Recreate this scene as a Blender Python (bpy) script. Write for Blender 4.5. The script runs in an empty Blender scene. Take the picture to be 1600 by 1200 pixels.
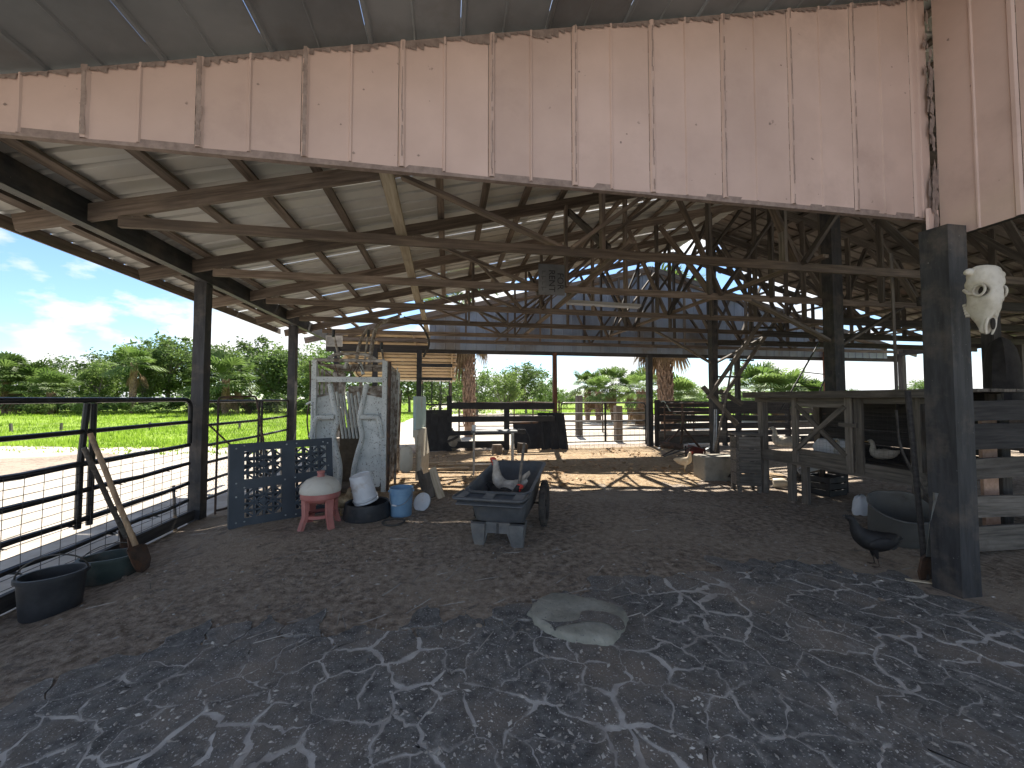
import bpy, math, random
from mathutils import Vector, Matrix, noise
rnd = random.Random(7)
R = math.radians
scene = bpy.context.scene
COL = scene.collection
# ------------------------------------------------------------------ camera
CAM_H = 1.55
YAW = R(9.46)      # camera turned clockwise from the barn's long axis (+Y)
PITCH = R(2.1)
FPX = 600.0        # focal length in pixels of the 1600 px wide photograph
cam_d = bpy.data.cameras.new("Camera")
cam_d.sensor_width = 36.0
cam_d.lens = 36.0 * FPX / 1600.0
cam_d.clip_start = 0.05
cam_d.clip_end = 3000
cam = bpy.data.objects.new("Camera", cam_d)
COL.objects.link(cam)
cam.location = (0, 0, CAM_H)
cam.rotation_euler = (R(90) + PITCH, 0, -YAW)
scene.camera = cam
# ------------------------------------------------------------------ world, sun, exposure
SUN_EL, SUN_AZ = R(53), R(13)          # azimuth measured from +Y towards +X
w = bpy.data.worlds.new("World"); scene.world = w; w.use_nodes = True
nt = w.node_tree; nt.nodes.clear()
def N(t, **k):
    n = nt.nodes.new(t)
    for a, b in k.items(): setattr(n, a, b)
    return n
sky = N("ShaderNodeTexSky", sky_type='NISHITA', sun_disc=False, sun_elevation=SUN_EL, sun_rotation=SUN_AZ)
sky.air_density = 1.0; sky.dust_density = 0.3; sky.ozone_density = 1.0
tc = N("ShaderNodeTexCoord")
sep = N("ShaderNodeSeparateXYZ"); nt.links.new(tc.outputs['Generated'], sep.inputs[0])
zz = N("ShaderNodeMath", operation='MAXIMUM'); nt.links.new(sep.outputs[2], zz.inputs[0]); zz.inputs[1].default_value = 0.0
za = N("ShaderNodeMath", operation='ADD'); nt.links.new(zz.outputs[0], za.inputs[0]); za.inputs[1].default_value = 0.22
dx = N("ShaderNodeMath", operation='DIVIDE'); nt.links.new(sep.outputs[0], dx.inputs[0]); nt.links.new(za.outputs[0], dx.inputs[1])
dy = N("ShaderNodeMath", operation='DIVIDE'); nt.links.new(sep.outputs[1], dy.inputs[0]); nt.links.new(za.outputs[0], dy.inputs[1])
cmb = N("ShaderNodeCombineXYZ"); nt.links.new(dx.outputs[0], cmb.inputs[0]); nt.links.new(dy.outputs[0], cmb.inputs[1]); nt.links.new(za.outputs[0], cmb.inputs[2])
cn = N("ShaderNodeTexNoise"); cn.inputs['Scale'].default_value = 3.1; cn.inputs['Detail'].default_value = 8; cn.inputs['Roughness'].default_value = 0.55
cmap = N("ShaderNodeMapping"); cmap.inputs['Scale'].default_value = (1, 1, 2.1); cmap.inputs['Location'].default_value = (.35, .1, .2); nt.links.new(tc.outputs['Generated'], cmap.inputs[0])
nt.links.new(cmap.outputs[0], cn.inputs['Vector'])
cr = N("ShaderNodeValToRGB"); cr.color_ramp.elements[0].position = 0.495; cr.color_ramp.elements[1].position = 0.56
nt.links.new(cn.outputs['Fac'], cr.inputs[0])
cn2 = N("ShaderNodeTexNoise"); cn2.inputs['Scale'].default_value = 6.0; cn2.inputs['Detail'].default_value = 6
nt.links.new(cmap.outputs[0], cn2.inputs['Vector'])
cc = N("ShaderNodeValToRGB"); cc.color_ramp.elements[0].position = 0.3; cc.color_ramp.elements[1].position = 0.62
cc.color_ramp.elements[0].color = (3.3, 3.55, 4.0, 1); cc.color_ramp.elements[1].color = (5.4, 5.4, 5.35, 1)
nt.links.new(cn2.outputs['Fac'], cc.inputs[0])
mx = N("ShaderNodeMix", data_type='RGBA'); nt.links.new(cr.outputs[0], mx.inputs['Factor'])
tint = N("ShaderNodeVectorMath", operation='MULTIPLY'); tint.inputs[1].default_value = (.60, .71, .83)
nt.links.new(sky.outputs[0], tint.inputs[0]); nt.links.new(tint.outputs[0], mx.inputs[6]); nt.links.new(cc.outputs[0], mx.inputs[7])
bg = N("ShaderNodeBackground"); bg.inputs['Strength'].default_value = 0.05
nt.links.new(mx.outputs[2], bg.inputs['Color'])
wo = N("ShaderNodeOutputWorld"); nt.links.new(bg.outputs[0], wo.inputs['Surface'])
sun_d = bpy.data.lights.new("Sun", 'SUN'); sun_d.energy = 2.6; sun_d.angle = R(0.5); sun_d.color = (1.0, 0.94, 0.84)
sun = bpy.data.objects.new("Sun", sun_d); COL.objects.link(sun)
sdir = Vector((math.sin(SUN_AZ)*math.cos(SUN_EL), math.cos(SUN_AZ)*math.cos(SUN_EL), math.sin(SUN_EL)))
sun.rotation_euler = (-sdir).to_track_quat('-Z', 'Y').to_euler()
sun.location = (0, 0, 30)
vs = scene.view_settings
vs.view_transform = 'Standard'; vs.look = 'None'; vs.gamma = 1.0; vs.exposure = 2.4; vs.use_curve_mapping = False
scene.render.resolution_x = 1024; scene.render.resolution_y = 768
try:
    scene.render.engine = 'CYCLES'
    scene.cycles.max_bounces = 8; scene.cycles.diffuse_bounces = 5; scene.cycles.transparent_max_bounces = 8
except Exception: pass

# ------------------------------------------------------------------ photo pixel -> place helpers
_rot = cam.rotation_euler.to_matrix()
def ray(px, py): return _rot @ Vector(((px-800)/FPX, (600-py)/FPX, -1.0))
CP = Vector((0, 0, CAM_H))
def onZ(px, py, z=0.0):
    r = ray(px, py); return CP + r*((z-CAM_H)/r.z)
def onX(px, py, X):
    r = ray(px, py); return CP + r*(X/r.x)
def onY(px, py, Y):
    r = ray(px, py); return CP + r*(Y/r.y)
def atD(px, py, d): return CP + ray(px, py)*d
# ------------------------------------------------------------------ materials
MATS = {}
def mat(name, c1, c2, scale=6, rough=0.8, metal=0.0, bump=0.15, stretch=(1,1,1), detail=6, dirt=None, dirt_scale=1.5, dirt_pos=(0.5,0.7),
        dirt2=None, dirt2_scale=2.0, dirt2_pos=(.55,.7), specks=None, speck_scale=60, speck_pos=0.72, vary=0.25, lo=0.35, hi=0.65, transl=0.0, spec=0.4, bump_dist=0.01, world=False, bscale=None):
    m = bpy.data.materials.new(name); m.use_nodes = True
    t = m.node_tree; t.nodes.clear(); L = t.links.new
    def n(ty, **k):
        o = t.nodes.new(ty)
        for a, b in k.items(): setattr(o, a, b)
        return o
    out = n("ShaderNodeOutputMaterial"); b = n("ShaderNodeBsdfPrincipled")
    b.inputs['Roughness'].default_value = rough; b.inputs['Metallic'].default_value = metal
    b.inputs['Specular IOR Level'].default_value = spec
    c = n("ShaderNodeTexCoord"); oi = n("ShaderNodeObjectInfo")
    if world:
        g = n("ShaderNodeNewGeometry"); src = g.outputs['Position']
    else:
        ad = n("ShaderNodeVectorMath", operation='ADD'); sc = n("ShaderNodeVectorMath", operation='SCALE')
        cb = n("ShaderNodeCombineXYZ"); 
        for i in range(3): L(oi.outputs['Random'], cb.inputs[i])
        L(cb.outputs[0], sc.inputs[0]); sc.inputs['Scale'].default_value = 37.0
        L(c.outputs['Object'], ad.inputs[0]); L(sc.outputs[0], ad.inputs[1]); src = ad.outputs[0]
    mp = n("ShaderNodeMapping"); mp.inputs['Scale'].default_value = stretch; L(src, mp.inputs[0])
    nz = n("ShaderNodeTexNoise"); nz.inputs['Scale'].default_value = scale; nz.inputs['Detail'].default_value = detail; nz.inputs['Roughness'].default_value = 0.6
    L(mp.outputs[0], nz.inputs['Vector'])
    rp = n("ShaderNodeValToRGB"); rp.color_ramp.elements[0].position = lo; rp.color_ramp.elements[1].position = hi
    rp.color_ramp.elements[0].color = (*c1, 1); rp.color_ramp.elements[1].color = (*c2, 1); L(nz.outputs['Fac'], rp.inputs[0])
    col = rp.outputs[0]
    if dirt:
        nd = n("ShaderNodeTexNoise"); nd.inputs['Scale'].default_value = dirt_scale; nd.inputs['Detail'].default_value = 8; nd.inputs['Roughness'].default_value = 0.65
        L(src if not world else src, nd.inputs['Vector'])
        rd = n("ShaderNodeValToRGB"); rd.color_ramp.elements[0].position = dirt_pos[0]; rd.color_ramp.elements[1].position = dirt_pos[1]
        L(nd.outputs['Fac'], rd.inputs[0])
        x = n("ShaderNodeMix", data_type='RGBA'); L(rd.outputs[0], x.inputs['Factor']); L(col, x.inputs[6]); x.inputs[7].default_value = (*dirt, 1)
        col = x.outputs[2]
    if dirt2:
        nd = n("ShaderNodeTexNoise"); nd.inputs['Scale'].default_value = dirt2_scale; nd.inputs['Detail'].default_value = 12; nd.inputs['Roughness'].default_value = 0.72; nd.inputs['Distortion'].default_value = 0.6
        of = n("ShaderNodeVectorMath", operation='ADD'); of.inputs[1].default_value = (13.7, 4.2, 9.1); L(src, of.inputs[0]); L(of.outputs[0], nd.inputs['Vector'])
        rd = n("ShaderNodeValToRGB"); rd.color_ramp.elements[0].position = dirt2_pos[0]; rd.color_ramp.elements[1].position = dirt2_pos[1]
        L(nd.outputs['Fac'], rd.inputs[0])
        x = n("ShaderNodeMix", data_type='RGBA'); L(rd.outputs[0], x.inputs['Factor']); L(col, x.inputs[6]); x.inputs[7].default_value = (*dirt2, 1)
        col = x.outputs[2]
    if specks:
        ns = n("ShaderNodeTexNoise"); ns.inputs['Scale'].default_value = speck_scale; ns.inputs['Detail'].default_value = 2
        L(src, ns.inputs['Vector'])
        rs = n("ShaderNodeValToRGB"); rs.color_ramp.elements[0].position = speck_pos-0.02; rs.color_ramp.elements[1].position = speck_pos+0.03
        L(ns.outputs['Fac'], rs.inputs[0])
        x = n("ShaderNodeMix", data_type='RGBA'); L(rs.outputs[0], x.inputs['Factor']); L(col, x.inputs[6]); x.inputs[7].default_value = (*specks, 1)
        col = x.outputs[2]
    if vary:
        mr = n("ShaderNodeMapRange"); L(oi.outputs['Random'], mr.inputs[0]); mr.inputs[3].default_value = 1-vary; mr.inputs[4].default_value = 1+vary
        vm = n("ShaderNodeVectorMath", operation='SCALE'); L(col, vm.inputs[0]); L(mr.outputs[0], vm.inputs['Scale']); col = vm.outputs[0]
    L(col, b.inputs['Base Color'])
    if bump:
        bp = n("ShaderNodeBump"); bp.inputs['Strength'].default_value = bump; bp.inputs['Distance'].default_value = bump_dist
        if bscale:
            nb = n("ShaderNodeTexNoise"); nb.inputs['Scale'].default_value = bscale; nb.inputs['Detail'].default_value = 8; nb.inputs['Roughness'].default_value = 0.7
            L(mp.outputs[0], nb.inputs['Vector']); L(nb.outputs['Fac'], bp.inputs['Height'])
        else: L(nz.outputs['Fac'], bp.inputs['Height'])
        L(bp.outputs[0], b.inputs['Normal'])
    if transl:
        tr = n("ShaderNodeBsdfTranslucent"); L(col, tr.inputs['Color'])
        ms = n("ShaderNodeMixShader"); ms.inputs[0].default_value = transl; L(b.outputs[0], ms.inputs[1]); L(tr.outputs[0], ms.inputs[2]); L(ms.outputs[0], out.inputs[0])
    else: L(b.outputs[0], out.inputs[0])
    MATS[name] = m
    return m
WS = (0.9, 14, 14)
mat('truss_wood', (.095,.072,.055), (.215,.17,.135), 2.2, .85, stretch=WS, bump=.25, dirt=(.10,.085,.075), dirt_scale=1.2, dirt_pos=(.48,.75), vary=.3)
mat('shaded_truss_wood', (.055,.046,.040), (.125,.108,.092), 2.2, .9, stretch=WS, bump=.25, dirt=(.06,.052,.046), dirt_scale=1.2, dirt_pos=(.48,.75), vary=.3)  # truss wood with the right half's shade put into its colour
mat('pale_wood', (.33,.27,.19), (.52,.45,.34), 2.2, .85, stretch=WS, bump=.2, dirt=(.2,.17,.14), dirt_pos=(.55,.8))
mat('grey_wood', (.085,.074,.063), (.195,.172,.148), 2.4, .9, stretch=WS, bump=.35, dirt=(.09,.075,.06), dirt_scale=2.5, dirt_pos=(.5,.75), vary=.3)
mat('tan_wood', (.36,.25,.15), (.55,.42,.28), 2.2, .85, stretch=WS, bump=.2, vary=.2)
mat('pink_wood', (.42,.25,.17), (.55,.36,.26), 3, .85, stretch=(6,6,.8), bump=.2)
mat('dark_wood', (.028,.026,.027), (.065,.06,.058), 2.4, .85, stretch=WS, bump=.35, dirt=(.09,.08,.07), dirt_scale=3, dirt_pos=(.6,.85))
mat('black_paint', (.012,.013,.016), (.03,.031,.036), 4, .6, bump=.25, dirt=(.075,.065,.055), dirt_scale=4, dirt_pos=(.6,.85), vary=.15)
mat('post_paint', (.021,.021,.024), (.046,.046,.05), 3, .65, stretch=(1,7,7), bump=.35, dirt=(.13,.105,.085), dirt_scale=3.2, dirt_pos=(.48,.80), specks=(.2,.19,.18), speck_scale=45, speck_pos=.75, vary=.1)
mat('rust_post', (.10,.045,.03), (.16,.075,.05), 4, .8, stretch=(1,6,6), bump=.2)
mat('black_pipe', (.012,.012,.013), (.03,.029,.03), 6, .45, metal=.2, bump=.2, dirt=(.09,.055,.035), dirt_scale=7, dirt_pos=(.6,.75), vary=.15)
mat('rust_pipe', (.05,.04,.035), (.13,.09,.07), 8, .7, metal=.3, bump=.3, dirt=(.16,.08,.045), dirt_scale=6)
mat('wire', (.06,.055,.05), (.12,.11,.10), 10, .6, metal=.3, bump=0)
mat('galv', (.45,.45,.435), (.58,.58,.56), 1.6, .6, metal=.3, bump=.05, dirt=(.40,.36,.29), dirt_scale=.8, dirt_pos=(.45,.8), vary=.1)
mat('galv_brown', (.13,.115,.10), (.235,.215,.19), 1.4, .7, metal=.2, bump=.06, dirt=(.17,.11,.075), dirt_scale=.9, dirt_pos=(.5,.8), vary=.25)  # darker, browner sheet for the right roof
mat('galv_dark', (.25,.27,.27), (.42,.44,.44), 3, .45, metal=.7, bump=.08, dirt=(.16,.14,.12), dirt_scale=3)
mat('old_tin', (.10,.103,.10), (.20,.205,.20), 2.5, .5, metal=.35, bump=.12, dirt=(.08,.07,.06), dirt_scale=2.5, dirt_pos=(.45,.75))
mat('pink_metal', (.47,.345,.295), (.55,.41,.355), 1.5, .5, metal=0, bump=.03, dirt=(.30,.21,.18), dirt_scale=1.2, dirt_pos=(.55,.95), specks=(.2,.15,.13), speck_scale=14, speck_pos=.76, vary=.05)
mat('grime', (.20,.15,.13), (.30,.235,.205), 18, .95, bump=.4, vary=.1)
mat('ceiling_metal', (.14,.155,.165), (.21,.23,.24), 1.2, .5, metal=.2, bump=.03, dirt=(.12,.115,.11), dirt_scale=.9, vary=.12)
mat('blue_metal', (.20,.25,.33), (.27,.325,.41), 1.2, .55, metal=.2, bump=.03, dirt=(.19,.18,.17), dirt_scale=.8, vary=.12)
mat('dirt_floor', (.18,.140,.108), (.50,.41,.325), 15, .95, bump=1.0, bump_dist=.06, detail=14, dirt=(.46,.38,.30), dirt_scale=.55, dirt_pos=(.46,.66), dirt2=(.19,.165,.145), dirt2_scale=5, dirt2_pos=(.55,.66), specks=(.46,.42,.37), speck_scale=60, speck_pos=.665, vary=0, spec=.12, world=True, bscale=34)
mat('sand', (.33,.29,.245), (.46,.415,.36), 2.5, .95, bump=.5, bump_dist=.02, detail=12, dirt=(.26,.205,.155), dirt_scale=.35, dirt_pos=(.55,.8), vary=0, spec=.15, world=True, bscale=12)
mat('grass_soil', (.14,.21,.03), (.22,.31,.05), 1.4, .95, bump=.3, dirt=(.10,.15,.03), dirt_scale=.25, vary=0, world=True, spec=.1)
mat('asphalt', (.072,.070,.067), (.18,.174,.166), 16, .9, bump=.9, bump_dist=.012, detail=12, dirt=(.21,.18,.152), dirt_scale=1.5, dirt_pos=(.46,.64), dirt2=(.32,.305,.28), dirt2_scale=4.2, dirt2_pos=(.60,.70), specks=(.45,.44,.42), speck_scale=85, speck_pos=.655, vary=.08, spec=.25, world=True, bscale=70)
mat('crack_sand', (.36,.345,.325), (.54,.52,.49), 12, .95, bump=.6, detail=10, dirt=(.25,.225,.20), dirt_scale=2.0, dirt_pos=(.5,.7), vary=0, world=True, spec=.1)
mat('pale_slab', (.20,.195,.16), (.33,.32,.27), 7, .9, bump=.6, dirt=(.17,.17,.15), dirt_scale=4, dirt_pos=(.58,.75), specks=(.16,.16,.15), speck_scale=60, speck_pos=.68, vary=0, bscale=40)
mat('concrete', (.20,.185,.155), (.33,.31,.265), 5, .9, bump=.4, dirt=(.16,.14,.11), dirt_scale=2.5, vary=.1)
mat('chute_paint', (.50,.53,.52), (.66,.68,.66), 5, .55, bump=.1, dirt=(.36,.30,.24), dirt_scale=3, dirt_pos=(.58,.85), specks=(.11,.085,.07), speck_scale=48, speck_pos=.645, vary=.08)
mat('chute_rust', (.15,.115,.09), (.46,.44,.41), 9, .7, metal=.2, bump=.3, detail=8, vary=.15, lo=.4, hi=.62)
mat('mud', (.09,.07,.05), (.16,.125,.09), 8, .95, bump=.5, vary=.05)
mat('pallet_plastic', (.034,.045,.060), (.052,.066,.084), 3, .5, bump=.08, dirt=(.13,.13,.125), dirt_scale=3, dirt_pos=(.62,.95), vary=.04)
mat('black_plastic', (.022,.024,.028), (.045,.047,.052), 6, .55, bump=.15, dirt=(.12,.105,.09), dirt_scale=4, dirt_pos=(.55,.85), vary=.1)
mat('cart_plastic', (.06,.065,.073), (.10,.106,.115), 5, .55, bump=.15, dirt=(.16,.145,.125), dirt_scale=4, dirt_pos=(.5,.85), vary=.05)
mat('cart_dusty', (.11,.112,.115), (.19,.19,.185), 7, .8, bump=.2, dirt=(.22,.20,.175), dirt_scale=5, dirt_pos=(.5,.8), vary=.05)
mat('rubber', (.035,.033,.032), (.09,.08,.07), 12, .85, bump=.5, vary=.05)
mat('green_plastic', (.03,.045,.042), (.055,.075,.07), 5, .5, bump=.1, dirt=(.1,.09,.075), dirt_scale=4)
mat('red_ceramic', (.38,.13,.115), (.48,.20,.175), 5, .5, bump=.1, dirt=(.3,.15,.12), dirt_scale=6, dirt_pos=(.58,.8), vary=0)
mat('white_ceramic', (.52,.49,.42), (.64,.61,.54), 5, .5, bump=.1, dirt=(.33,.27,.2), dirt_scale=5, dirt_pos=(.55,.85), vary=0)
mat('blue_plastic', (.15,.28,.44), (.22,.36,.51), 5, .45, bump=.05, dirt=(.3,.32,.33), dirt_scale=6, dirt_pos=(.6,.9), vary=0)
mat('white_plastic', (.58,.60,.63), (.72,.73,.75), 5, .45, bump=.05, dirt=(.38,.31,.24), dirt_scale=5, dirt_pos=(.57,.8), vary=.05)
mat('aqua_plastic', (.34,.50,.49), (.48,.6,.58), 4, .5, bump=.05, dirt=(.4,.36,.3), dirt_scale=3, vary=0)
mat('cream_plastic', (.52,.46,.36), (.64,.57,.46), 4, .5, bump=.05, dirt=(.3,.24,.17), dirt_scale=4, vary=.05)
mat('steel', (.33,.34,.36), (.5,.51,.53), 8, .35, metal=.8, bump=.05, dirt=(.2,.18,.16), dirt_scale=5, vary=.05)
mat('handle_wood', (.26,.17,.10), (.42,.30,.19), 3, .75, stretch=(12,12,1.2), bump=.15, dirt=(.12,.09,.07), dirt_scale=5, vary=.15)
mat('bone', (.42,.38,.30), (.66,.62,.54), 7, .75, bump=.3, dirt=(.33,.28,.21), dirt_scale=7, dirt_pos=(.55,.8), vary=0)
mat('dark_hole', (.02,.017,.014), (.035,.03,.025), 8, .95, bump=0, vary=0)
mat('cloth_dark', (.02,.018,.018), (.045,.04,.038), 6, .95, bump=.5, vary=0)
mat('leaf_oak', (.06,.105,.028), (.145,.215,.065), .9, .6, bump=0, transl=.5, vary=.28, spec=.25, dirt=(.14,.2,.04), dirt_scale=.35, dirt_pos=(.5,.75))
mat('leaf_light', (.09,.15,.035), (.20,.28,.075), .9, .6, bump=0, transl=.5, vary=.25, spec=.25)
mat('leaf_palm', (.07,.13,.025), (.18,.26,.07), .8, .6, bump=0, transl=.45, vary=.22, spec=.4)
mat('leaf_dead', (.17,.115,.065), (.31,.22,.135), 1.5, .8, bump=0, transl=.35, vary=.15, spec=.1)
mat('grass_blade', (.17,.29,.025), (.33,.47,.06), .35, .6, bump=0, transl=.55, vary=0, spec=.2, world=True)
mat('bark', (.13,.11,.09), (.24,.205,.17), 8, .95, stretch=(3,3,.6), bump=.6)
mat('palm_bark', (.20,.125,.085), (.36,.25,.18), 6, .95, stretch=(1,1,3), bump=.7, vary=.15)
mat('feather_white', (.55,.50,.42), (.70,.66,.58), 14, .9, bump=.4, bscale=60, vary=.06, spec=.15)
mat('feather_buff', (.58,.45,.30), (.74,.62,.46), 14, .9, bump=.4, bscale=60, vary=0, spec=.15)
mat('feather_grey', (.24,.215,.19), (.48,.44,.39), 10, .9, bump=.5, bscale=50, vary=0, spec=.15)
mat('feather_tan', (.30,.22,.13), (.46,.37,.25), 14, .9, bump=.4, bscale=60, vary=0, spec=.15)
mat('feather_black', (.008,.008,.009), (.022,.021,.022), 14, .6, bump=.4, bscale=60, vary=0)
mat('feather_pied', (.05,.045,.04), (.5,.46,.4), 7, .9, bump=.4, bscale=60, vary=0, lo=.45, hi=.55, spec=.15)
mat('comb_red', (.42,.03,.025), (.55,.07,.05), 12, .6, bump=.2, vary=0)
mat('beak_leg', (.50,.30,.08), (.6,.4,.14), 12, .6, bump=.1, vary=0)
mat('eye', (.01,.008,.006), (.015,.01,.008), 5, .2, bump=0, vary=0)
mat('sign_faded', (.075,.078,.082), (.11,.113,.117), 9, .7, bump=0, vary=0)
mat('sun_tinted_straw', (.24,.165,.095), (.46,.345,.225), 10, .95, bump=1.0, bump_dist=.05, detail=12, dirt=(.20,.14,.09), dirt_scale=1.3, dirt_pos=(.5,.75), specks=(.6,.5,.38), speck_scale=60, speck_pos=.66, vary=0, spec=.1, world=True, bscale=30)
mat('leaf_litter', (.28,.16,.08), (.55,.38,.22), 3, .9, bump=0, vary=0, world=True)
mat('sign_grey', (.10,.105,.11), (.15,.155,.16), 5, .7, bump=.1, vary=0)
mat('sign_ink', (.018,.018,.02), (.03,.03,.033), 5, .7, bump=0, vary=0)
mat('chip', (.17,.15,.13), (.50,.47,.43), 3, .9, bump=0, vary=0, world=True)
mat('red_paint', (.12,.02,.018), (.2,.045,.035), 5, .6, bump=.2, vary=.1, dirt=(.06,.045,.04), dirt_scale=5)
def dusty_edges(m):
    """sand swept out of the joints onto the rim of each asphalt slab (mesh attribute 'dust')"""
    t = m.node_tree; L = t.links.new; b = next(n for n in t.nodes if n.type == 'BSDF_PRINCIPLED'); src = b.inputs['Base Color'].links[0].from_socket
    at = t.nodes.new("ShaderNodeAttribute"); at.attribute_name = 'dust'; g = t.nodes.new("ShaderNodeNewGeometry")
    nz = t.nodes.new("ShaderNodeTexNoise"); nz.inputs['Scale'].default_value = 9; nz.inputs['Detail'].default_value = 12; nz.inputs['Roughness'].default_value = .75; L(g.outputs['Position'], nz.inputs['Vector'])
    ad = t.nodes.new("ShaderNodeMath"); ad.operation = 'MULTIPLY_ADD'; L(at.outputs['Fac'], ad.inputs[0]); ad.inputs[1].default_value = .34; L(nz.outputs['Fac'], ad.inputs[2])
    rp = t.nodes.new("ShaderNodeValToRGB"); rp.color_ramp.elements[0].position = .775; rp.color_ramp.elements[1].position = .95; L(ad.outputs[0], rp.inputs[0])
    x = t.nodes.new("ShaderNodeMix"); x.data_type = 'RGBA'; L(rp.outputs[0], x.inputs['Factor']); L(src, x.inputs[6]); x.inputs[7].default_value = (.37,.352,.325,1); L(x.outputs[2], b.inputs['Base Color'])
dusty_edges(MATS['asphalt'])
# ------------------------------------------------------------------ objects
WM = {}
def setm(o, parent, M):
    if parent is not None:
        o.parent = parent
        o.matrix_basis = WM[parent].inverted() @ M
    else: o.matrix_basis = M
    WM[o] = M
def tag(o, label, cat, group=None, kind=None):
    if label: o['label'] = label
    if cat: o['category'] = cat
    if group: o['group'] = group
    if kind: o['kind'] = kind
    return o
def thing(name, label, cat, loc=(0,0,0), rz=0.0, group=None, M=None):
    o = bpy.data.objects.new(name, None); COL.objects.link(o)
    o.empty_display_size = 0.1
    setm(o, None, M if M is not None else Matrix.Translation(Vector(loc)) @ Matrix.Rotation(rz, 4, 'Z'))
    return tag(o, label, cat, group)
def frame(x, up):
    x = Vector(x).normalized(); up = Vector(up)
    y = up.cross(x)
    if y.length < 1e-5: y = Vector((0,1,0)).cross(x) if abs(x.y) < .9 else Vector((1,0,0)).cross(x)
    y.normalize(); z = x.cross(y)
    return Matrix((x, y, z)).transposed()
class MB:
    def __init__(s): s.v=[]; s.f=[]; s.m=[]
    def add(s, vs, fs, m=0):
        k = len(s.v); s.v += [tuple(v) for v in vs]
        for f in fs: s.f.append(tuple(i+k for i in f)); s.m.append(m)
        return s
    def box(s, c, sz, rot=None, m=0, taper=1.0):
        c = Vector(c); vs = []
        for z in (-.5,.5):
            t = 1.0 if z < 0 else taper
            for x, y in ((-.5,-.5),(.5,-.5),(.5,.5),(-.5,.5)):
                p = Vector((x*sz[0]*t, y*sz[1]*t, z*sz[2]))
                if rot is not None: p = rot @ p
                vs.append(c+p)
        return s.add(vs, [(3,2,1,0),(4,5,6,7),(0,1,5,4),(1,2,6,5),(2,3,7,6),(3,0,4,7)], m)
    def bar(s, p, q, w, h, up=(0,0,1), m=0):
        p, q = Vector(p), Vector(q); F = frame(q-p, up)
        return s.box((p+q)/2, ((q-p).length, w, h), F, m)
    def tube(s, pts, r, n=8, m=0, cap=True):
        pts = [Vector(p) for p in pts]; rs = r if isinstance(r, (list, tuple)) else [r]*len(pts)
        k = len(s.v); up = None
        for i, p in enumerate(pts):
            d = (pts[min(i+1,len(pts)-1)] - pts[max(i-1,0)]).normalized()
            if up is None: up = Vector((0,0,1)) if abs(d.z) < .9 else Vector((1,0,0))
            a = up.cross(d)
            if a.length < 1e-4: a = Vector((0,1,0)).cross(d)
            a.normalize(); b = d.cross(a); up = b
            for j in range(n):
                t = 2*math.pi*j/n
                s.v.append(tuple(p + (a*math.cos(t)+b*math.sin(t))*rs[i]))
        for i in range(len(pts)-1):
            for j in range(n):
                s.f.append((k+i*n+j, k+i*n+(j+1)%n, k+(i+1)*n+(j+1)%n, k+(i+1)*n+j)); s.m.append(m)
        if cap:
            s.f.append(tuple(k+j for j in range(n))[::-1]); s.m.append(m)
            e = k+(len(pts)-1)*n; s.f.append(tuple(e+j for j in range(n))); s.m.append(m)
        return s
    def lathe(s, prof, n=24, M=None, m=0, sx=1.0, sy=1.0):
        k = len(s.v); M = M or Matrix.Identity(4)
        for r, z in prof:
            for j in range(n):
                t = 2*math.pi*j/n
                s.v.append(tuple(M @ Vector((r*sx*math.cos(t), r*sy*math.sin(t), z))))
        for i in range(len(prof)-1):
            for j in range(n):
                s.f.append((k+i*n+j, k+i*n+(j+1)%n, k+(i+1)*n+(j+1)%n, k+(i+1)*n+j)); s.m.append(m)
        return s
    def loft(s, rings, m=0, cap=True):
        k = len(s.v); n = len(rings[0])
        for r in rings: s.v += [tuple(p) for p in r]
        for i in range(len(rings)-1):
            for j in range(n):
                s.f.append((k+i*n+j, k+i*n+(j+1)%n, k+(i+1)*n+(j+1)%n, k+(i+1)*n+j)); s.m.append(m)
        if cap:
            s.f.append(tuple(k+j for j in range(n))[::-1]); s.m.append(m)
            e = k+(len(rings)-1)*n; s.f.append(tuple(e+j for j in range(n))); s.m.append(m)
        return s
    def prism(s, pts, M, th, m=0):
        n = len(pts)
        vs = [M @ Vector((x, y, -th/2)) for x, y in pts] + [M @ Vector((x, y, th/2)) for x, y in pts]
        fs = [tuple(range(n))[::-1], tuple(range(n, 2*n))] + [(i, (i+1)%n, n+(i+1)%n, n+i) for i in range(n)]
        return s.add(vs, fs, m)
    def quad(s, a, b, c, d, m=0): return s.add([a,b,c,d], [(0,1,2,3)], m)
    def sphere(s, c, r, n=10, k=6, m=0, sc=(1,1,1), rot=None):
        prof = [(max(1e-4, math.sin(math.pi*i/k)), -math.cos(math.pi*i/k)) for i in range(k+1)]
        M = Matrix.Translation(Vector(c)) @ (rot.to_4x4() if rot is not None else Matrix.Identity(4)) @ Matrix.Diagonal((r*sc[0], r*sc[1], r*sc[2], 1))
        return s.lathe(prof, n, M, m)
    def mesh(s, name, mats, smooth=35):
        me = bpy.data.meshes.new(name); me.from_pydata(s.v, [], s.f)
        if isinstance(mats, str): mats = [mats]
        for x in mats: me.materials.append(MATS[x])
        if len(mats) > 1: me.polygons.foreach_set('material_index', s.m)
        me.update()
        if smooth:
            me.polygons.foreach_set('use_smooth', [True]*len(me.polygons))
            me.set_sharp_from_angle(angle=R(smooth))
        return me
    def build(s, name, mats, parent=None, M=None, smooth=35, world=False):
        """verts in parent-local space (or world space when world=True / no parent)"""
        base = WM[parent] if parent is not None else Matrix.Identity(4)
        if world and parent is not None:
            inv = base.inverted(); s.v = [tuple(inv @ Vector(v)) for v in s.v]
        o = bpy.data.objects.new(name, s.mesh(name, mats, smooth)); COL.objects.link(o)
        setm(o, parent, base @ M if (M is not None and parent is not None) else (M if M is not None else base.copy()))
        return o
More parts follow.
